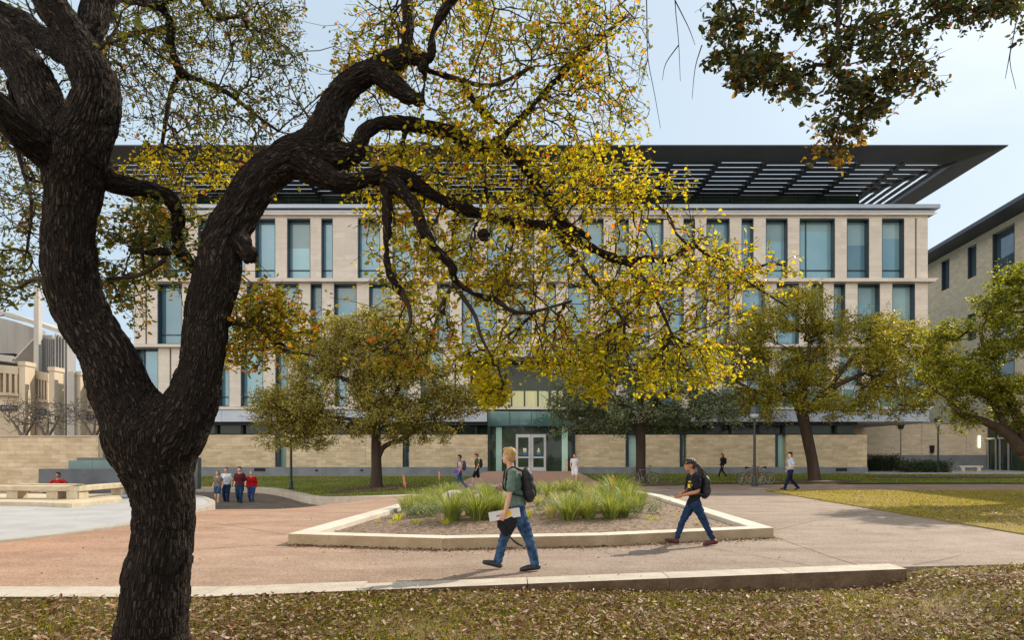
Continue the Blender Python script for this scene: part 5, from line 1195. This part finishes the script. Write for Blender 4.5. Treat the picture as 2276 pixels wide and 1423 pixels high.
g = MB(); g.box(X(75, 101), X(86, 101), 101, 101.8, Zs(830, 101), Zs(640, 101)); g.build('mast', m_conc, st)
m_sign = M('dark stadium sign', (.03, .035, .05))
m_let = M('pale sign lettering', (.5, .52, .55))
for (a, b, y0, y1, dd) in ((0, 38, 901, 914, 97.8), (62, 103, 909, 923, 99.3), (180, 212, 923, 932, 100.8)):
    g = MB(); g.box(X(a, dd), X(b, dd), dd, dd+.1, Zs(y1, dd), Zs(y0, dd)); o = g.build('sign', m_sign, st); g = MB(); x = a+6
    while x < b-6: 
        hgt = (y1-y0)*.22; ym = (y0+y1)/2; g.box(X(x, dd), X(x+.9, dd), dd-.03, dd, Zs(ym+hgt, dd), Zs(ym-hgt, dd)); g.box(X(x+.9, dd), X(x+2.6, dd), dd-.03, dd, Zs(ym-hgt+1, dd), Zs(ym-hgt, dd)); 
        if rng.random() < .6: g.box(X(x+2.6, dd), X(x+3.4, dd), dd-.03, dd, Zs(ym+hgt, dd), Zs(ym-hgt, dd))
        x += 5.6
    g.build('lettering', m_let, o)

# ================================================================ lamp posts
m_pole = M('dark green pole paint', (.018, .026, .028), (.025, .035, .036), rough=.4, spec=.5)
m_lg = M('frosted lantern glass', (.45, .48, .50), rough=.3)
def lamp(c, lb, square=False):
    c = np.array(c, float); t = thing('lamp_post', c, lb, 'lamp post', None)
    g = MB(); g.lathe(c, [(.17, 0), (.17, .10), (.12, .14), (.10, .45), (.075, .52), (.07, 1.2), (.055, 3.45), (.09, 3.5), (.09, 3.56)], 14); g.build('pole', m_pole if not square else m_concd, t, smooth=False)
    if square:
        g = MB(); g.box(c[0]-.28, c[0]+.28, c[1]-.28, c[1]+.28, c[2]+3.95, c[2]+4.2); g.build('cap', m_lg, t)
        g = MB(); g.add([(c[0]+sx_*w_, c[1]+sy_*w_, c[2]+z_) for z_, w_ in ((3.5, .12), (3.945, .24)) for sx_, sy_ in ((-1, -1), (1, -1), (1, 1), (-1, 1))], [(3, 2, 1, 0), (4, 5, 6, 7), (0, 1, 5, 4), (1, 2, 6, 5), (2, 3, 7, 6), (3, 0, 4, 7)]); g.build('lantern', m_pole, t)
    else:
        g = MB(); g.lathe(c, [(.10, 3.57), (.20, 3.66), (.26, 3.82)], 14); g.build('lantern', m_lg, t, smooth=True)
        g = MB(); g.lathe(c, [(.31, 3.823), (.31, 3.86), (.27, 4.05), (.22, 4.17), (.06, 4.22), (.03, 4.3)], 14); g.build('cap', m_pole, t)
    return t
a = G(1677, 1082); lamp((a[0], a[1], 0), 'dark lamp post with parked bicycles at its foot')
a = P(647, 0, 37.6); lamp((a[0], a[1], lawn_z(a[0], a[1])-.02), 'dark lamp post on the lawn behind the four walkers, its top inside the oak crown')
a = P(2085, 0, 52); lamp((a[0], 52, .3), 'dark lamp post beside the low bush, in front of the tan wall'); a = P(2002, 0, 58)
lamp((a[0], 58, .3), 'paler lamp post with a box-shaped lantern, left of the dark one near the tan wall', True)
g = MB(); c = P(2072, 1008, 61.3); g.tube([c, c+(0, 0, .7)], [.14, .2], 10); o = g.build('wall_fixture', m_black, None, c); tag(o, 'small black fixture on the tan wall between the two lamp posts', 'fixture')

# ================================================================ bicycles (built along x, then turned)
m_tyre = M('black tyre', (.02, .02, .02), rough=.8); m_rim = M('bike metal', (.45, .45, .46), rough=.3, metal=.8)
def bicycle(c, ang, lb, col, basket=False):
    c = np.array(c, float); R = rotz(ang); t = thing('bicycle', c, lb, 'bicycle', 'bicycles parked under the trees'); r = .34
    Q = lambda x, y, z: c+R@np.array([x, y, z]); ax = R@np.array([0, 1., 0]); fm = M('bike paint', col, rough=.35)
    for x in (-.52, .52):
        g = MB(); g.torus(Q(x, 0, r), r-.02, .02, ax, 32, 8); w_ = g.build('wheel', m_tyre, t, smooth=True)
        g = MB(); g.torus(Q(x, 0, r), r-.05, .012, ax, 32, 6); g.build('rim', m_rim, w_); g = MB()
        for k in range(14):
            a = k*math.pi*2/14; g.tube([Q(x, 0, r), Q(x+(r-.05)*math.cos(a), 0, r+(r-.05)*math.sin(a))], .003, 4)
        g.tube([Q(x, -.05, r), Q(x, .05, r)], .02, 8); g.build('spokes', m_rim, w_)
    g = MB(); bb = (-.05, 0, .30); hd = (.36, 0, .80); stt = (-.20, 0, .78)
    for a, b, w in ((bb, hd, .018), (bb, stt, .016), (stt, (.34, 0, .86), .016), (hd, (.33, 0, .92), .02), ((-.52, .05, r), bb, .010), ((-.52, -.05, r), bb, .010), ((-.52, .05, r), stt, .009), ((-.52, -.05, r), stt, .009)): g.tube([Q(*a), Q(*b)], w, 8)
    g.build('frame', fm, t)
    g = MB(); g.tube([Q(.36, .03, .8), Q(.42, .05, .6), Q(.52, .05, r)], .012, 6, 2); g.tube([Q(.36, -.03, .8), Q(.42, -.05, .6), Q(.52, -.05, r)], .012, 6, 2); g.build('fork', fm, t)
    g = MB(); g.tube([Q(.33, 0, .92), Q(.34, 0, 1.0)], .014, 6); g.tube([Q(.28, -.30, 1.03), Q(.38, -.2, 1.02), Q(.36, 0, 1.0), Q(.38, .2, 1.02), Q(.28, .30, 1.03)], .013, 6, 3); g.build('handlebar', m_tyre, t)
    g = MB(); g.tube([Q(-.20, 0, .78), Q(-.23, 0, .92)], .013, 6); g.build('seat_post', m_rim, t)
    g = MB(); g.tube([Q(-.36, 0, .94), Q(-.28, 0, .945), Q(-.16, 0, .94), Q(-.08, 0, .93)], [.055, .07, .03, .02], 10, 3); g.build('saddle', m_tyre, t, smooth=True)
    g = MB(); g.torus(Q(-.05, .06, .30), .09, .006, ax, 18, 4); g.tube([Q(-.05, .07, .30), Q(.05, .09, .16)], .01, 5); g.tube([Q(-.05, -.07, .30), Q(-.15, -.09, .44)], .01, 5); g.build('crank', m_rim, t)
a = G(1668, 1079); bicycle((a[0], a[1]-.15, .015), .05, 'dark red bicycle in front at the foot of the lamp post, left of its pair', (.16, .02, .02))
a = G(1694, 1078.5); bicycle((a[0], a[1]+.35, .015), math.pi-.08, 'bronze bicycle against the lamp post, right of its pair', (.20, .09, .04))
a = G(1424, 1076); bicycle((a[0]-.05, 37.9, .02), .06, 'grey bicycle leaning on the dark oak right of the entrance', (.10, .11, .12))
# ================================================================ people
m_skin = M('fair skin', (.60, .33, .23), (.66, .38, .27), rough=.55, scale=6, spec=.35)
m_skin2 = M('tan skin', (.38, .17, .095), (.44, .205, .12), rough=.5, scale=6, spec=.35)
def cloth(name, a, b_=None, bump=.8): return M(name, tuple(x*1.15 for x in a), b_ or tuple(x*.72 for x in a), rough=.9, scale=9, bump=bump, bscale=16, spec=.1, fine=.15)
m_shoe = M('black shoe leather', (.018, .017, .016), (.03, .028, .027), rough=.5)
def unit(v): v = np.asarray(v, float); return v/(np.linalg.norm(v)+1e-9)
def frame_of(x, zref=(0, 0, 1)):
    x = unit(x); y = np.cross(zref, x); y = unit(y) if np.linalg.norm(y) > 1e-3 else np.array([0, 1., 0]); z = np.cross(x, y); return np.stack([x, y, z], 1)
WALK = dict(head=(.03, 0, 1.615), neck=(0, 0, 1.44), chest=(0, 0, 1.25), waist=(-.01, 0, 1.06), pelvis=(-.01, 0, .93),
            shL=(0, .168, 1.385), elL=(-.09, .23, 1.12), wrL=(.03, .24, .89), haL=(.07, .235, .80), shR=(0, -.168, 1.385), elR=(-.05, -.23, 1.11), wrR=(.10, -.22, .90), haR=(.15, -.2, .82),
            hipL=(0, .09, .90), knL=(.16, .09, .50), anL=(.27, .09, .10), heL=(.25, .09, .03), toL=(.47, .10, .06), hipR=(0, -.09, .90), knR=(-.07, -.09, .49), anR=(-.36, -.09, .14), heR=(-.42, -.09, .10), toR=(-.22, -.09, .02))
FRONT = dict(WALK, knL=(.10, .10, .50), anL=(.12, .10, .10), heL=(.09, .10, .03), toL=(.30, .12, .03), knR=(.02, -.10, .49), anR=(-.16, -.10, .12), heR=(-.2, -.1, .06), toR=(0, -.11, .02))
def person(lb, base, ang, J, ht=1.75, skin=None, shirt=None, trousers=None, shoes=None, hair=None, hairstyle='short', sleeve=.7, legs='long', voxel=.014, headyaw=0.0, fingers=True, s_in=None, w=1.0, graphic=None, hat=None, lod=0, hem=.0):
    base = np.array(base, float); R = rotz(ang); s = ht/1.75 if s_in is None else s_in
    T = lambda v: base+R@(np.asarray(v, float)*s)
    j = {k: np.array(v, float) for k, v in J.items()}
    lw = w*.82 if legs in ('long', 'slim') else .95*w
    t = thing('person', base, lb, 'person'); skin = skin or m_skin
    HR = R@rotz(headyaw); FWD = HR@np.array([1., 0, 0]); UP = np.array([0, 0, 1.])
    def E(mb, c, r, Rm=None): mb.ell(T(c), np.array(r)*s, R if Rm is None else Rm)
    def Tb(mb, pts, rad, n=10): mb.tube([T(p) for p in pts], np.array(rad)*s, n, 3, round_caps=True)
    H = lambda c: T(j['head'])+HR@(np.array(c)*s)
    b = MB()
    # head: cranium, face, jaw, nose, brow, ears
    b.ell(H((-.015, 0, .03)), np.array((.096, .075, .090))*s, HR); b.ell(H((.022, 0, -.035)), np.array((.066, .058, .085))*s, HR); b.ell(H((.05, 0, -.085)), np.array((.035, .034, .028))*s, HR)
    b.ell(H((.092, 0, -.028)), np.array((.018, .012, .024))*s, HR); b.ell(H((.078, 0, .012)), np.array((.016, .045, .012))*s, HR); b.ell(H((.078, 0, -.068)), np.array((.014, .022, .010))*s, HR)
    for sgn in (-1, 1): b.ell(H((-.012, sgn*.075, -.012)), np.array((.022, .010, .032))*s, HR)
    Tb(b, [j['neck']-(0, 0, .06), j['neck'], j['head']-(.012, 0, .05)], [.07, .056, .055])
    Tb(b, [j['shL']+(0, -.02, 0), j['neck']-(0, 0, .06), j['shR']+(0, .02, 0)], [.055, .075, .055])
    E(b, j['chest'], (.105*w, .155*w, .17)); E(b, j['waist'], (.095*w, .135*w, .15)); E(b, j['pelvis'], (.100*w, .142*w, .10))
    for q in 'LR':
        Tb(b, [j['sh'+q], (j['sh'+q]*.55+j['el'+q]*.45), j['el'+q], (j['el'+q]*.5+j['wr'+q]*.5), j['wr'+q]], [.052, .046, .037, .036, .026])
        Tb(b, [j['hip'+q], (j['hip'+q]+j['kn'+q])/2, j['kn'+q], j['kn'+q]*.62+j['an'+q]*.38, j['an'+q]], [.088*lw, .075*lw, .056*lw, .053*lw, .036])
        # hand: palm, thumb, four curled fingers
        dr = unit(j['ha'+q]-j['wr'+q]); Fm = frame_of(dr, (0, 1, 0) if abs(dr[1]) < .9 else (1, 0, 0)); side = Fm[:, 1]; nrm = Fm[:, 2]
        inw = np.array([0, -1. if q == 'L' else 1., 0]); inw = unit(inw-dr*(inw@dr)); acr = np.cross(dr, inw)
        if acr@np.array([1., 0, .2]) < 0: acr = -acr
        pc = j['wr'+q]+dr*.05; b.ell(T(pc), np.array((.048, .014, .040))*s, R@np.stack([dr, inw, acr], 1))
        if fingers:
            for f, (o_, L_) in enumerate(((.028, .068), (.010, .078), (-.009, .072), (-.027, .056))):
                p0 = pc+dr*.036+acr*o_; p1 = p0+dr*L_*.45+inw*.010; p2 = p1+dr*L_*.30+inw*L_*.22; p3 = p2+dr*L_*.1+inw*L_*.28
                b.tube([T(p) for p in (p0, p1, p2, p3)], np.array((.0095, .009, .0082, .007))*s, 7, round_caps=True)
            p0 = j['wr'+q]+dr*.03+acr*.026; b.tube([T(p) for p in (p0, p0+dr*.025+acr*.022+inw*.008, p0+dr*.052+acr*.026+inw*.02)], np.array((.012, .0105, .0085))*s, 7, round_caps=True)
        Tb(b, [j['he'+q]+(0, 0, .03), j['to'+q]-unit(j['to'+q]-j['he'+q])*.05+(0, 0, .015)], [.035, .03])
        Tb(b, [j['an'+q], j['he'+q]+(0, 0, .03)], [.036, .034])
    b.remesh('body', skin, t, voxel=voxel*.62*s if not lod else voxel*s, smooth=1)
    if not lod:
        for sgn in (-1, 1):
            e = MB(); e.ell(H((.079, sgn*.030, -.004)), np.array((.008, .012, .007))*s, HR, 8, 6); e.build('eye', M('dark eye', (.03, .02, .015), rough=.2), t, smooth=True)
        e = MB(); e.ell(H((.086, 0, -.066)), np.array((.006, .021, .005))*s, HR, 8, 6); e.build('mouth', M('lips', (.35, .12, .09)), t, smooth=True)
    # shirt
    c = MB(); Tb(c, [j['shL']+(0, -.015, -.005), j['neck']-(0, 0, .075), j['shR']+(0, .015, -.005)], [.068, .082, .068])
    E(c, j['chest'], (.125*w, .172*w, .19)); E(c, j['waist']+(0, 0, .02), (.118*w, .158*w, .17)); E(c, j['pelvis']+(0, 0, .055-hem), (.125*w, .168*w, .10))
    for q in 'LR':
        a, e_, w_ = j['sh'+q], j['el'+q], j['wr'+q]
        if sleeve <= 1: Tb(c, [a, a+(e_-a)*sleeve*.5, a+(e_-a)*sleeve], [.068, .066, .064])
        else: Tb(c, [a, (a+e_)/2, e_, w_+(e_-w_)*.12], [.068, .06, .052, .042])
    def wr_(me):
        for v in me.vertices:
            v.co += v.normal*(.016*mnoise.noise(Vector((v.co.x*11, v.co.y*11, v.co.z*20+len(lb))))+.012*abs(mnoise.noise(Vector((v.co.x*24+v.co.z*16, v.co.y*24, v.co.z*9)))))
    c.remesh('shirt', shirt, t, voxel=voxel*s, smooth=3, fn=wr_)
    # trousers
    c = MB(); E(c, j['pelvis']-(0, 0, .01), (.118*w, .162*w, .115))
    for q in 'LR':
        h_, k_, a_ = j['hip'+q], j['kn'+q], j['an'+q]
        if legs == 'long': Tb(c, [h_, (h_+k_)/2, k_, (k_+a_)/2, a_+(0, 0, -.01)], [.102*w, .09*w, .072, .068, .062])
        elif legs == 'slim': Tb(c, [h_, (h_+k_)/2, k_, (k_+a_)/2, a_], [.10*w, .085*w, .064, .058, .046])
        else: Tb(c, [h_, (h_+k_)/2, h_+(k_-h_)*(.95 if legs == 'shorts' else .6)], [.102*w, .10*w, .092])
    c.remesh('trousers' if legs in ('long', 'slim') else 'shorts', trousers, t, voxel=voxel*s, smooth=2, fn=wr_)
    for q in 'LR':
        c = MB(); he, to, an = j['he'+q], j['to'+q], j['an'+q]; dd = unit(to-he)
        up_ = np.cross(dd, np.cross((0, 0, 1.), dd))
        Tb(c, [he+(0, 0, .018), (he+to)/2+up_*.022, to-dd*.03+up_*.008], [.044, .046, .036]); Tb(c, [he+dd*.03+up_*.02, an-(0, 0, .02)], [.042, .044])
        c.remesh('shoe', shoes or m_shoe, t, voxel=max(.009, voxel*.8)*s, smooth=1)
    # hair
    if hair:
        c = MB(); c.ell(H((-.028, 0, .045)), np.array((.100, .084, .088))*s, HR); c.ell(H((-.052, 0, -.01)), np.array((.066, .078, .085))*s, HR); c.ell(H((.035, 0, .098)), np.array((.055, .062, .030))*s, HR)
        if hairstyle == 'long': Tb(c, [j['head']+(-.06, 0, .02), j['head']+(-.10, 0, -.10), j['head']+(-.10, 0, -.24)], [.08, .075, .05])
        if hairstyle == 'pony':
            c.ell(H((-.10, 0, .03)), np.array((.04, .03, .04))*s, HR)
        def hr(me):
            for v in me.vertices:
                n_ = mnoise.noise(Vector((v.co.x*38, v.co.y*38, v.co.z*12))); v.co += v.normal*.012*n_*s
        c.remesh('hair', hair, t, voxel=.008*s if not lod else .016*s, smooth=1, fn=hr)
        if hairstyle == 'pony':
            c = MB()
            for k in range(26):
                o_ = rng.normal(size=3)*np.array([.012, .02, .015]); L_ = rng.uniform(.8, 1.1)
                c.tube([T(j['head']+np.array([-.11, 0, .02])+o_*.5), T(j['head']+np.array([-.17, 0, -.04])+o_), T(j['head']+np.array([-.24*L_, 0, -.14])+o_*1.4), T(j['head']+np.array([-.27*L_, .01, -.26*L_])+o_*1.2)], np.array([.012, .014, .012, .003])*s, 6, 3)
            c.build('ponytail', hair, t, smooth=True)
            c = MB(); c.torus(H((-.01, 0, .052)), .088*s, .017*s, UP+.25*FWD, 24, 6); c.build('headband', M('black headband', (.012, .012, .014)), t, smooth=True)
    if hat:
        c = MB(); c.lathe(H((-.005, 0, .075)), [(.088*s, 0), (.094*s, .02*s), (.092*s, .05*s), (.07*s, .065*s)], 18); c.ell(H((.09, 0, .078)), np.array((.05, .06, .007))*s, HR); c.build('cap', hat, t, smooth=False)
    return t, T, R
m_pack = M('black nylon', (.012, .013, .014), (.022, .023, .025), rough=.6, scale=9, bump=.4, bscale=12, spec=.35)
def backpack(T, R, J, lb, s=1.0, mat=None, size=(.085, .15, .225), off=(-.21, 0, -.03), lean=0.0, straps=True, lod=0):
    mat = mat or m_pack; c0 = np.array(J['chest'])+np.array(off); base = T(c0); sx_ = np.array(size)*s
    t = thing('backpack', base, lb, 'backpack'); Rm = R@np.array([[math.cos(lean), 0, math.sin(lean)], [0, 1, 0], [-math.sin(lean), 0, math.cos(lean)]])
    c = MB()
    for dz, k in ((-.62, .92), (-.2, 1.03), (.25, 1.0), (.62, .82)): c.ell(base+Rm@np.array([0, 0, dz*sx_[2]]), sx_*np.array([1*k, 1*k, .5]), Rm)
    for sy in (-.45, .45):
        for dz in (-.5, 0, .45): c.ell(base+Rm@np.array([-.1*sx_[0], sy*sx_[1], dz*sx_[2]]), sx_*np.array([.9, .6, .5]), Rm)
    c.remesh('bag', mat, t, voxel=.012 if not lod else .02, smooth=3)
    c = MB(); c.ell(base+Rm@np.array([-sx_[0]*.9, 0, -.3*sx_[2]]), sx_*np.array([.35, .7, .5]), Rm); c.build('front_pocket', mat, t, smooth=True)
    if straps:
        for q, sg in (('L', 1), ('R', -1)):
            sh = np.array(J['sh'+q]); c = MB()
            pts = [c0+np.array([.03, sg*.08, size[2]*.8]), sh+np.array([-.075, -sg*.065, .055]), sh+np.array([0, -sg*.06, .080]), sh+np.array([.075, -sg*.05, .03]), sh+np.array([.100, -sg*.05, -.10]), sh+np.array([.08, sg*.015, -.27]), c0+np.array([.05, sg*.12, -size[2]*.7])]
            c.tube([T(p) for p in pts], .016*s, 6, 4); c.build('strap', mat, t, smooth=True)
    return t
m_jean = cloth('blue denim', (.055, .11, .20), (.022, .045, .10)); m_jean2 = cloth('dark blue denim', (.02, .045, .10), (.012, .028, .07))
# --- man walking left, nearest
mb_ = G(1134, 1275); D1 = 10.0; mb_ = np.array([(1130-CX)/F*D1, D1, 0])
MJ = dict(head=(0, 0, 1.672), neck=(-.035, 0, 1.50), chest=(-.07, 0, 1.28), waist=(-.10, 0, 1.06), pelvis=(-.12, 0, .92),
          shL=(-.065, .175, 1.43), elL=(-.01, .235, 1.09), wrL=(.045, .26, .865), haL=(.085, .25, .78), shR=(-.03, -.18, 1.43), elR=(-.08, -.24, 1.14), wrR=(.08, -.23, 1.195), haR=(.15, -.20, 1.20),
          hipL=(-.13, .09, .885), knL=(-.30, .095, .46), anL=(-.385, .10, .115), heL=(-.43, .10, .045), toL=(-.165, .105, .015), hipR=(-.11, -.09, .885), knR=(.06, -.09, .47), anR=(.155, -.09, .125), heR=(.13, -.09, .035), toR=(.385, -.095, .10))
m_green = cloth('faded green cotton', (.15, .215, .185), (.12, .18, .155))
t, T, R = person('man in a green T-shirt and jeans striding left near the front kerb', mb_, math.pi, MJ, skin=m_skin, shirt=m_green, trousers=m_jean, hair=M('sandy blond hair', (.42, .24, .09), (.58, .36, .15), scale=30, bump=.6, bscale=60, rough=.6), s_in=1.0, headyaw=-.55, voxel=.013, w=1.12)
backpack(T, R, MJ, 'black backpack on the back of the man in green', 1.0, None, (.095, .155, .235), (-.215, .03, -.03), .12)
c = MB(); 
ctr = T((.055, .228, .835)); ax_ = unit(T((.27, .3, .80))-T((-.18, .3, .875))); upv = unit(np.array([0, 0, 1.])-ax_*ax_[2]); dn = np.cross(ax_, upv); Rf = np.stack([ax_, dn, upv], 1)
c.obox(ctr, Rf, (.225, .008, .066)); t = thing('folder', ctr, 'white printed folder with a yellow disc held in the hand of the man in green', 'folder')
c.build('cover', M('white card', (.66, .66, .65)), t); c = MB(); 
sg = -1 if dn[1] > 0 else 1
pts = [ctr+Rf@np.array([-.045+.055*math.cos(a)*1.0, sg*.0095, .012+.052*math.sin(a)]) for a in np.linspace(0, 2*math.pi, 24)[:-1]]; c.add(pts+[p+dn*sg*.001 for p in pts], [tuple(range(23)), tuple(range(45, 22, -1))]); c.build('print', M('yellow print', (.80, .52, .02)), t)
c = MB(); c.obox(ctr+Rf@np.array([.075, sg*.0095, -.005]), Rf@rotz(0), (.045, .001, .010)); c.build('print', M('red print', (.35, .10, .30)), t)
c = MB(); hx_ = T((.03, .24, .72))
for (a, b_, cc_, r) in ((.08, .24, .74, (.085, .035, .05)), (.02, .24, .72, (.10, .04, .08)), (-.04, .25, .73, (.09, .04, .09)), (.05, .24, .64, (.08, .04, .09)), (.03, .24, .57, (.07, .04, .06)), (-.05, .25, .66, (.06, .035, .08)), (.11, .235, .68, (.05, .03, .05))):
    c.ell(T((a, b_-.03, cc_)), r, R)
def jk(me):
    for v in me.vertices: v.co += v.normal*.018*mnoise.noise(v.co*11)
jt = thing('jacket', hx_, 'crumpled black jacket hanging from the hand of the man in green', 'jacket'); c.remesh('cloth', M('black fleece', (.008, .008, .009), (.014, .014, .015), rough=.95, bump=.4), jt, voxel=.012, smooth=2, fn=jk)
c = MB(); c.tube([T((.0, .26, .56)), T((-.04, .27, .50)), T((-.12, .28, .43)), T((-.21, .28, .39))], [.012, .012, .016, .013], 7, 4); c.build('strap', m_pack, jt, smooth=True)
c = MB(); Rp = R@np.array([[.94, 0, -.34], [0, 1, 0], [.34, 0, .94]]); c.obox(T((.185, -.20, 1.215)), Rp, (.07, .036, .005)); ph = c.build('phone', M('pale blue phone', (.35, .50, .56), rough=.2), None, T((.185, -.20, 1.215)), bevel=.003); tag(ph, 'pale blue phone held out in the far hand of the man in green', 'phone')
# --- woman walking left
wb_ = np.array([(1540-CX)/F*12.75, 12.75, 0])
WJ = dict(head=(.065, 0, 1.495), neck=(.0, 0, 1.335), chest=(-.02, 0, 1.145), waist=(-.03, 0, .96), pelvis=(-.02, 0, .80),
          shL=(-.035, .155, 1.27), elL=(-.04, .20, 1.02), wrL=(.22, .13, .935), haL=(.31, .11, .915), shR=(.0, -.155, 1.27), elR=(.02, -.20, 1.03), wrR=(.24, -.06, .93), haR=(.325, -.02, .92),
          hipL=(-.03, .085, .77), knL=(-.19, .09, .44), anL=(-.345, .09, .12), heL=(-.40, .09, .05), toL=(-.16, .095, .012), hipR=(.0, -.085, .77), knR=(.16, -.085, .46), anR=(.285, -.085, .115), heR=(.27, -.085, .03), toR=(.50, -.09, .085))
m_blk = cloth('black cotton', (.018, .02, .026), (.012, .013, .018))
t, T, R = person('woman with a ponytail, black T-shirt and jeans, striding left past the planter corner', wb_, math.pi, WJ, skin=m_skin2, shirt=m_blk, trousers=m_jean2, legs='slim', hair=M('dark brown hair', (.028, .016, .012), (.06, .033, .022), scale=30, bump=.6, bscale=60, rough=.45), hairstyle='pony', s_in=1.0, headyaw=.12, voxel=.012, w=1.0, shoes=M('dark red shoes', (.10, .03, .025), (.07, .02, .018)), hem=.05)
c = MB(); a0, a1 = .2, 1.0
for (u0, u1, z0, z1) in ((.15, .95, 1.07, 1.145), (.35, .8, 1.175, 1.20)):
    V = []; n_ = 8
    for i in range(n_+1):
        a = u0+(u1-u0)*i/n_
        for z in (z0, z1): V.append(T((-.02+.125*math.cos(a)*1.0, .172*math.sin(a), z)))
    c.add(V, [(2*i, 2*i+2, 2*i+3, 2*i+1) for i in range(n_)])
c.build('shirt_print', M('yellow shirt print', (.75, .50, .02)), t)
backpack(T, R, WJ, 'black backpack on the back of the woman with the ponytail', 1.0, None, (.085, .14, .20), (-.20, .02, -.06), -.05)
c = MB(); c.obox(T((.35, .05, .95)), R@rotz(0), (.035, .055, .005)); ph = c.build('phone', M('grey phone', (.25, .27, .32), rough=.2), None, T((.35, .05, .95)), bevel=.003); tag(ph, 'small grey phone held in front of the woman with the ponytail', 'phone')
# --- four walkers
SL = lambda s_: m_skin
def at(px, py, z=0.0): g_ = G(px, py, z); return (g_[0], g_[1], z)
def atd(px, d): x_ = (px-CX)/F*d; return (x_, d, path_z(x_, d)+.004)
tow = -math.pi/2
person('woman in a grey-brown top and denim shorts, leftmost of the four walkers', atd(484, 31.0), tow-.15, FRONT, 1.62, m_skin, cloth('taupe top', (.22, .19, .16)), m_jean, None, M('light brown hair', (.28, .17, .09)), 'long', .5, 'short', .02, .2, False, lod=1)
person('man in a white shirt and jeans, second from left of the four walkers', atd(503, 31.6), tow+.1, FRONT, 1.76, m_skin, cloth('white shirt', (.70, .71, .74), (.60, .61, .64)), m_jean2, None, M('grey brown hair', (.16, .10, .07)), 'short', .8, 'long', .02, 0, False, lod=1, w=1.1)
person('man in a maroon shirt and dark jeans, third from left of the four walkers', atd(533, 30.8), tow-.05, dict(FRONT, wrL=(.12, .30, .92), haL=(.16, .30, .84)), 1.80, m_skin, cloth('maroon shirt', (.10, .018, .024)), m_jean2, None, M('black hair', (.015, .012, .01)), 'short', .9, 'long', .02, .15, False, lod=1, w=1.12)
person('woman in a bright red top and blue jeans, rightmost of the four walkers', atd(559, 31.4), tow+.05, FRONT, 1.60, m_skin, cloth('red top', (.50, .012, .018)), cloth('mid blue denim', (.04, .08, .22)), None, M('grey hair', (.35, .28, .23)), 'short', 1.5, 'slim', .02, 0, False, lod=1, w=1.12)
# --- students behind the planter
t, T, R = person('student in a pink-white shirt and jeans walking left, holding a purple bag', at(1022, 1092), math.pi, WALK, 1.68, m_skin2, cloth('pale pink shirt', (.58, .42, .50)), m_jean, M('white shoes', (.6, .6, .62)), M('black hair', (.015, .012, .012)), 'short', .6, 'slim', .02, 0, False, lod=1, w=.9)
backpack(T, R, WALK, 'dark violet backpack on the student in the pink-white shirt', .96, M('violet nylon', (.05, .03, .10)), lod=1)
c = MB(); c.obox(T((.10, .10, .93)), R, (.17, .06, .085)); o = c.build('shoulder_bag', M('purple cloth', (.13, .05, .28)), None, T((.10, .10, .93)), bevel=.02); tag(o, 'purple bag carried in front of the student in the pink-white shirt', 'bag')
t, T, R = person('student in a green T-shirt and black shorts walking left nearer the entrance', at(1060, 1081), math.pi, WALK, 1.74, m_skin, cloth('olive green shirt', (.11, .13, .06)), m_blk, M('pale shoes', (.5, .48, .45)), M('brown hair', (.14, .075, .035)), 'short', .6, 'shorts', .02, 0, False, lod=1)
backpack(T, R, WALK, 'dark backpack on the student in the green T-shirt and black shorts', 1.0, None, lod=1)
person('person in white T-shirt and white shorts standing on the lawn edge right of the entrance', at(1277, 1074, .03), tow, FRONT, 1.72, m_skin, cloth('white T-shirt', (.74, .73, .76), (.66, .65, .68)), cloth('white shorts', (.74, .74, .76), (.66, .66, .68)), M('pale trainers', (.5, .48, .45)), M('brown hair', (.12, .06, .03)), 'short', .6, 'shorts', .02, 0, False, lod=1)
a = G(1605, 1064, .12); t, T, R = person('person in dark clothes walking left along the sandstone wall', (a[0], a[1], .10), math.pi, WALK, 1.66, m_skin, cloth('black coat', (.02, .017, .022)), cloth('dark leggings', (.035, .022, .02)), None, M('brown long hair', (.11, .06, .03)), 'long', 1.5, 'slim', .02, 0, False, lod=1, w=.9, hem=.1)
backpack(T, R, WALK, 'black backpack on the person in dark clothes by the sandstone wall', .9, None, lod=1)
OJ = dict(WALK, elL=(-.04, .24, 1.12), wrL=(.20, .17, 1.04), haL=(.29, .13, 1.05), anR=(-.38, -.09, .13), toR=(-.2, -.09, .02), anL=(.30, .09, .11), toL=(.52, .09, .09))
person('man in light blue shirt, navy trousers and cap walking left near the bicycles', at(1757, 1091), math.pi, OJ, 1.80, m_skin, cloth('light blue shirt', (.46, .54, .68)), cloth('navy trousers', (.014, .018, .045)), None, M('dark hair', (.03, .02, .015)), 'short', .7, 'long', .018, .1, False, lod=1, hat=M('navy cap', (.014, .018, .04)))
SJ = dict(WALK, pelvis=(0, 0, .10), waist=(0, 0, .24), chest=(.04, 0, .42), neck=(.06, 0, .60), head=(.09, 0, .775), shL=(.05, .19, .55), shR=(.05, -.19, .55), elL=(.10, .36, .42), elR=(.10, -.36, .42), wrL=(.28, .16, .35), wrR=(.28, -.16, .35), haL=(.36, .10, .34), haR=(.36, -.10, .34),
          hipL=(0, .09, .10), hipR=(0, -.09, .10), knL=(.42, .16, .28), knR=(.42, -.16, .28), anL=(.70, .12, .06), anR=(.70, -.12, .06), heL=(.68, .12, .03), heR=(.68, -.12, .03), toL=(.86, .13, .06), toR=(.86, -.13, .06))
a = P(132, 0, 29.5); person('person in a red jacket sitting low behind the stone benches', (a[0], 29.5, .02), tow, SJ, 1.75, m_skin2, cloth('red jacket', (.45, .03, .02)), m_blk, None, M('black hair', (.012, .01, .01)), 'short', 1.5, 'long', .02, 0, False, lod=1)
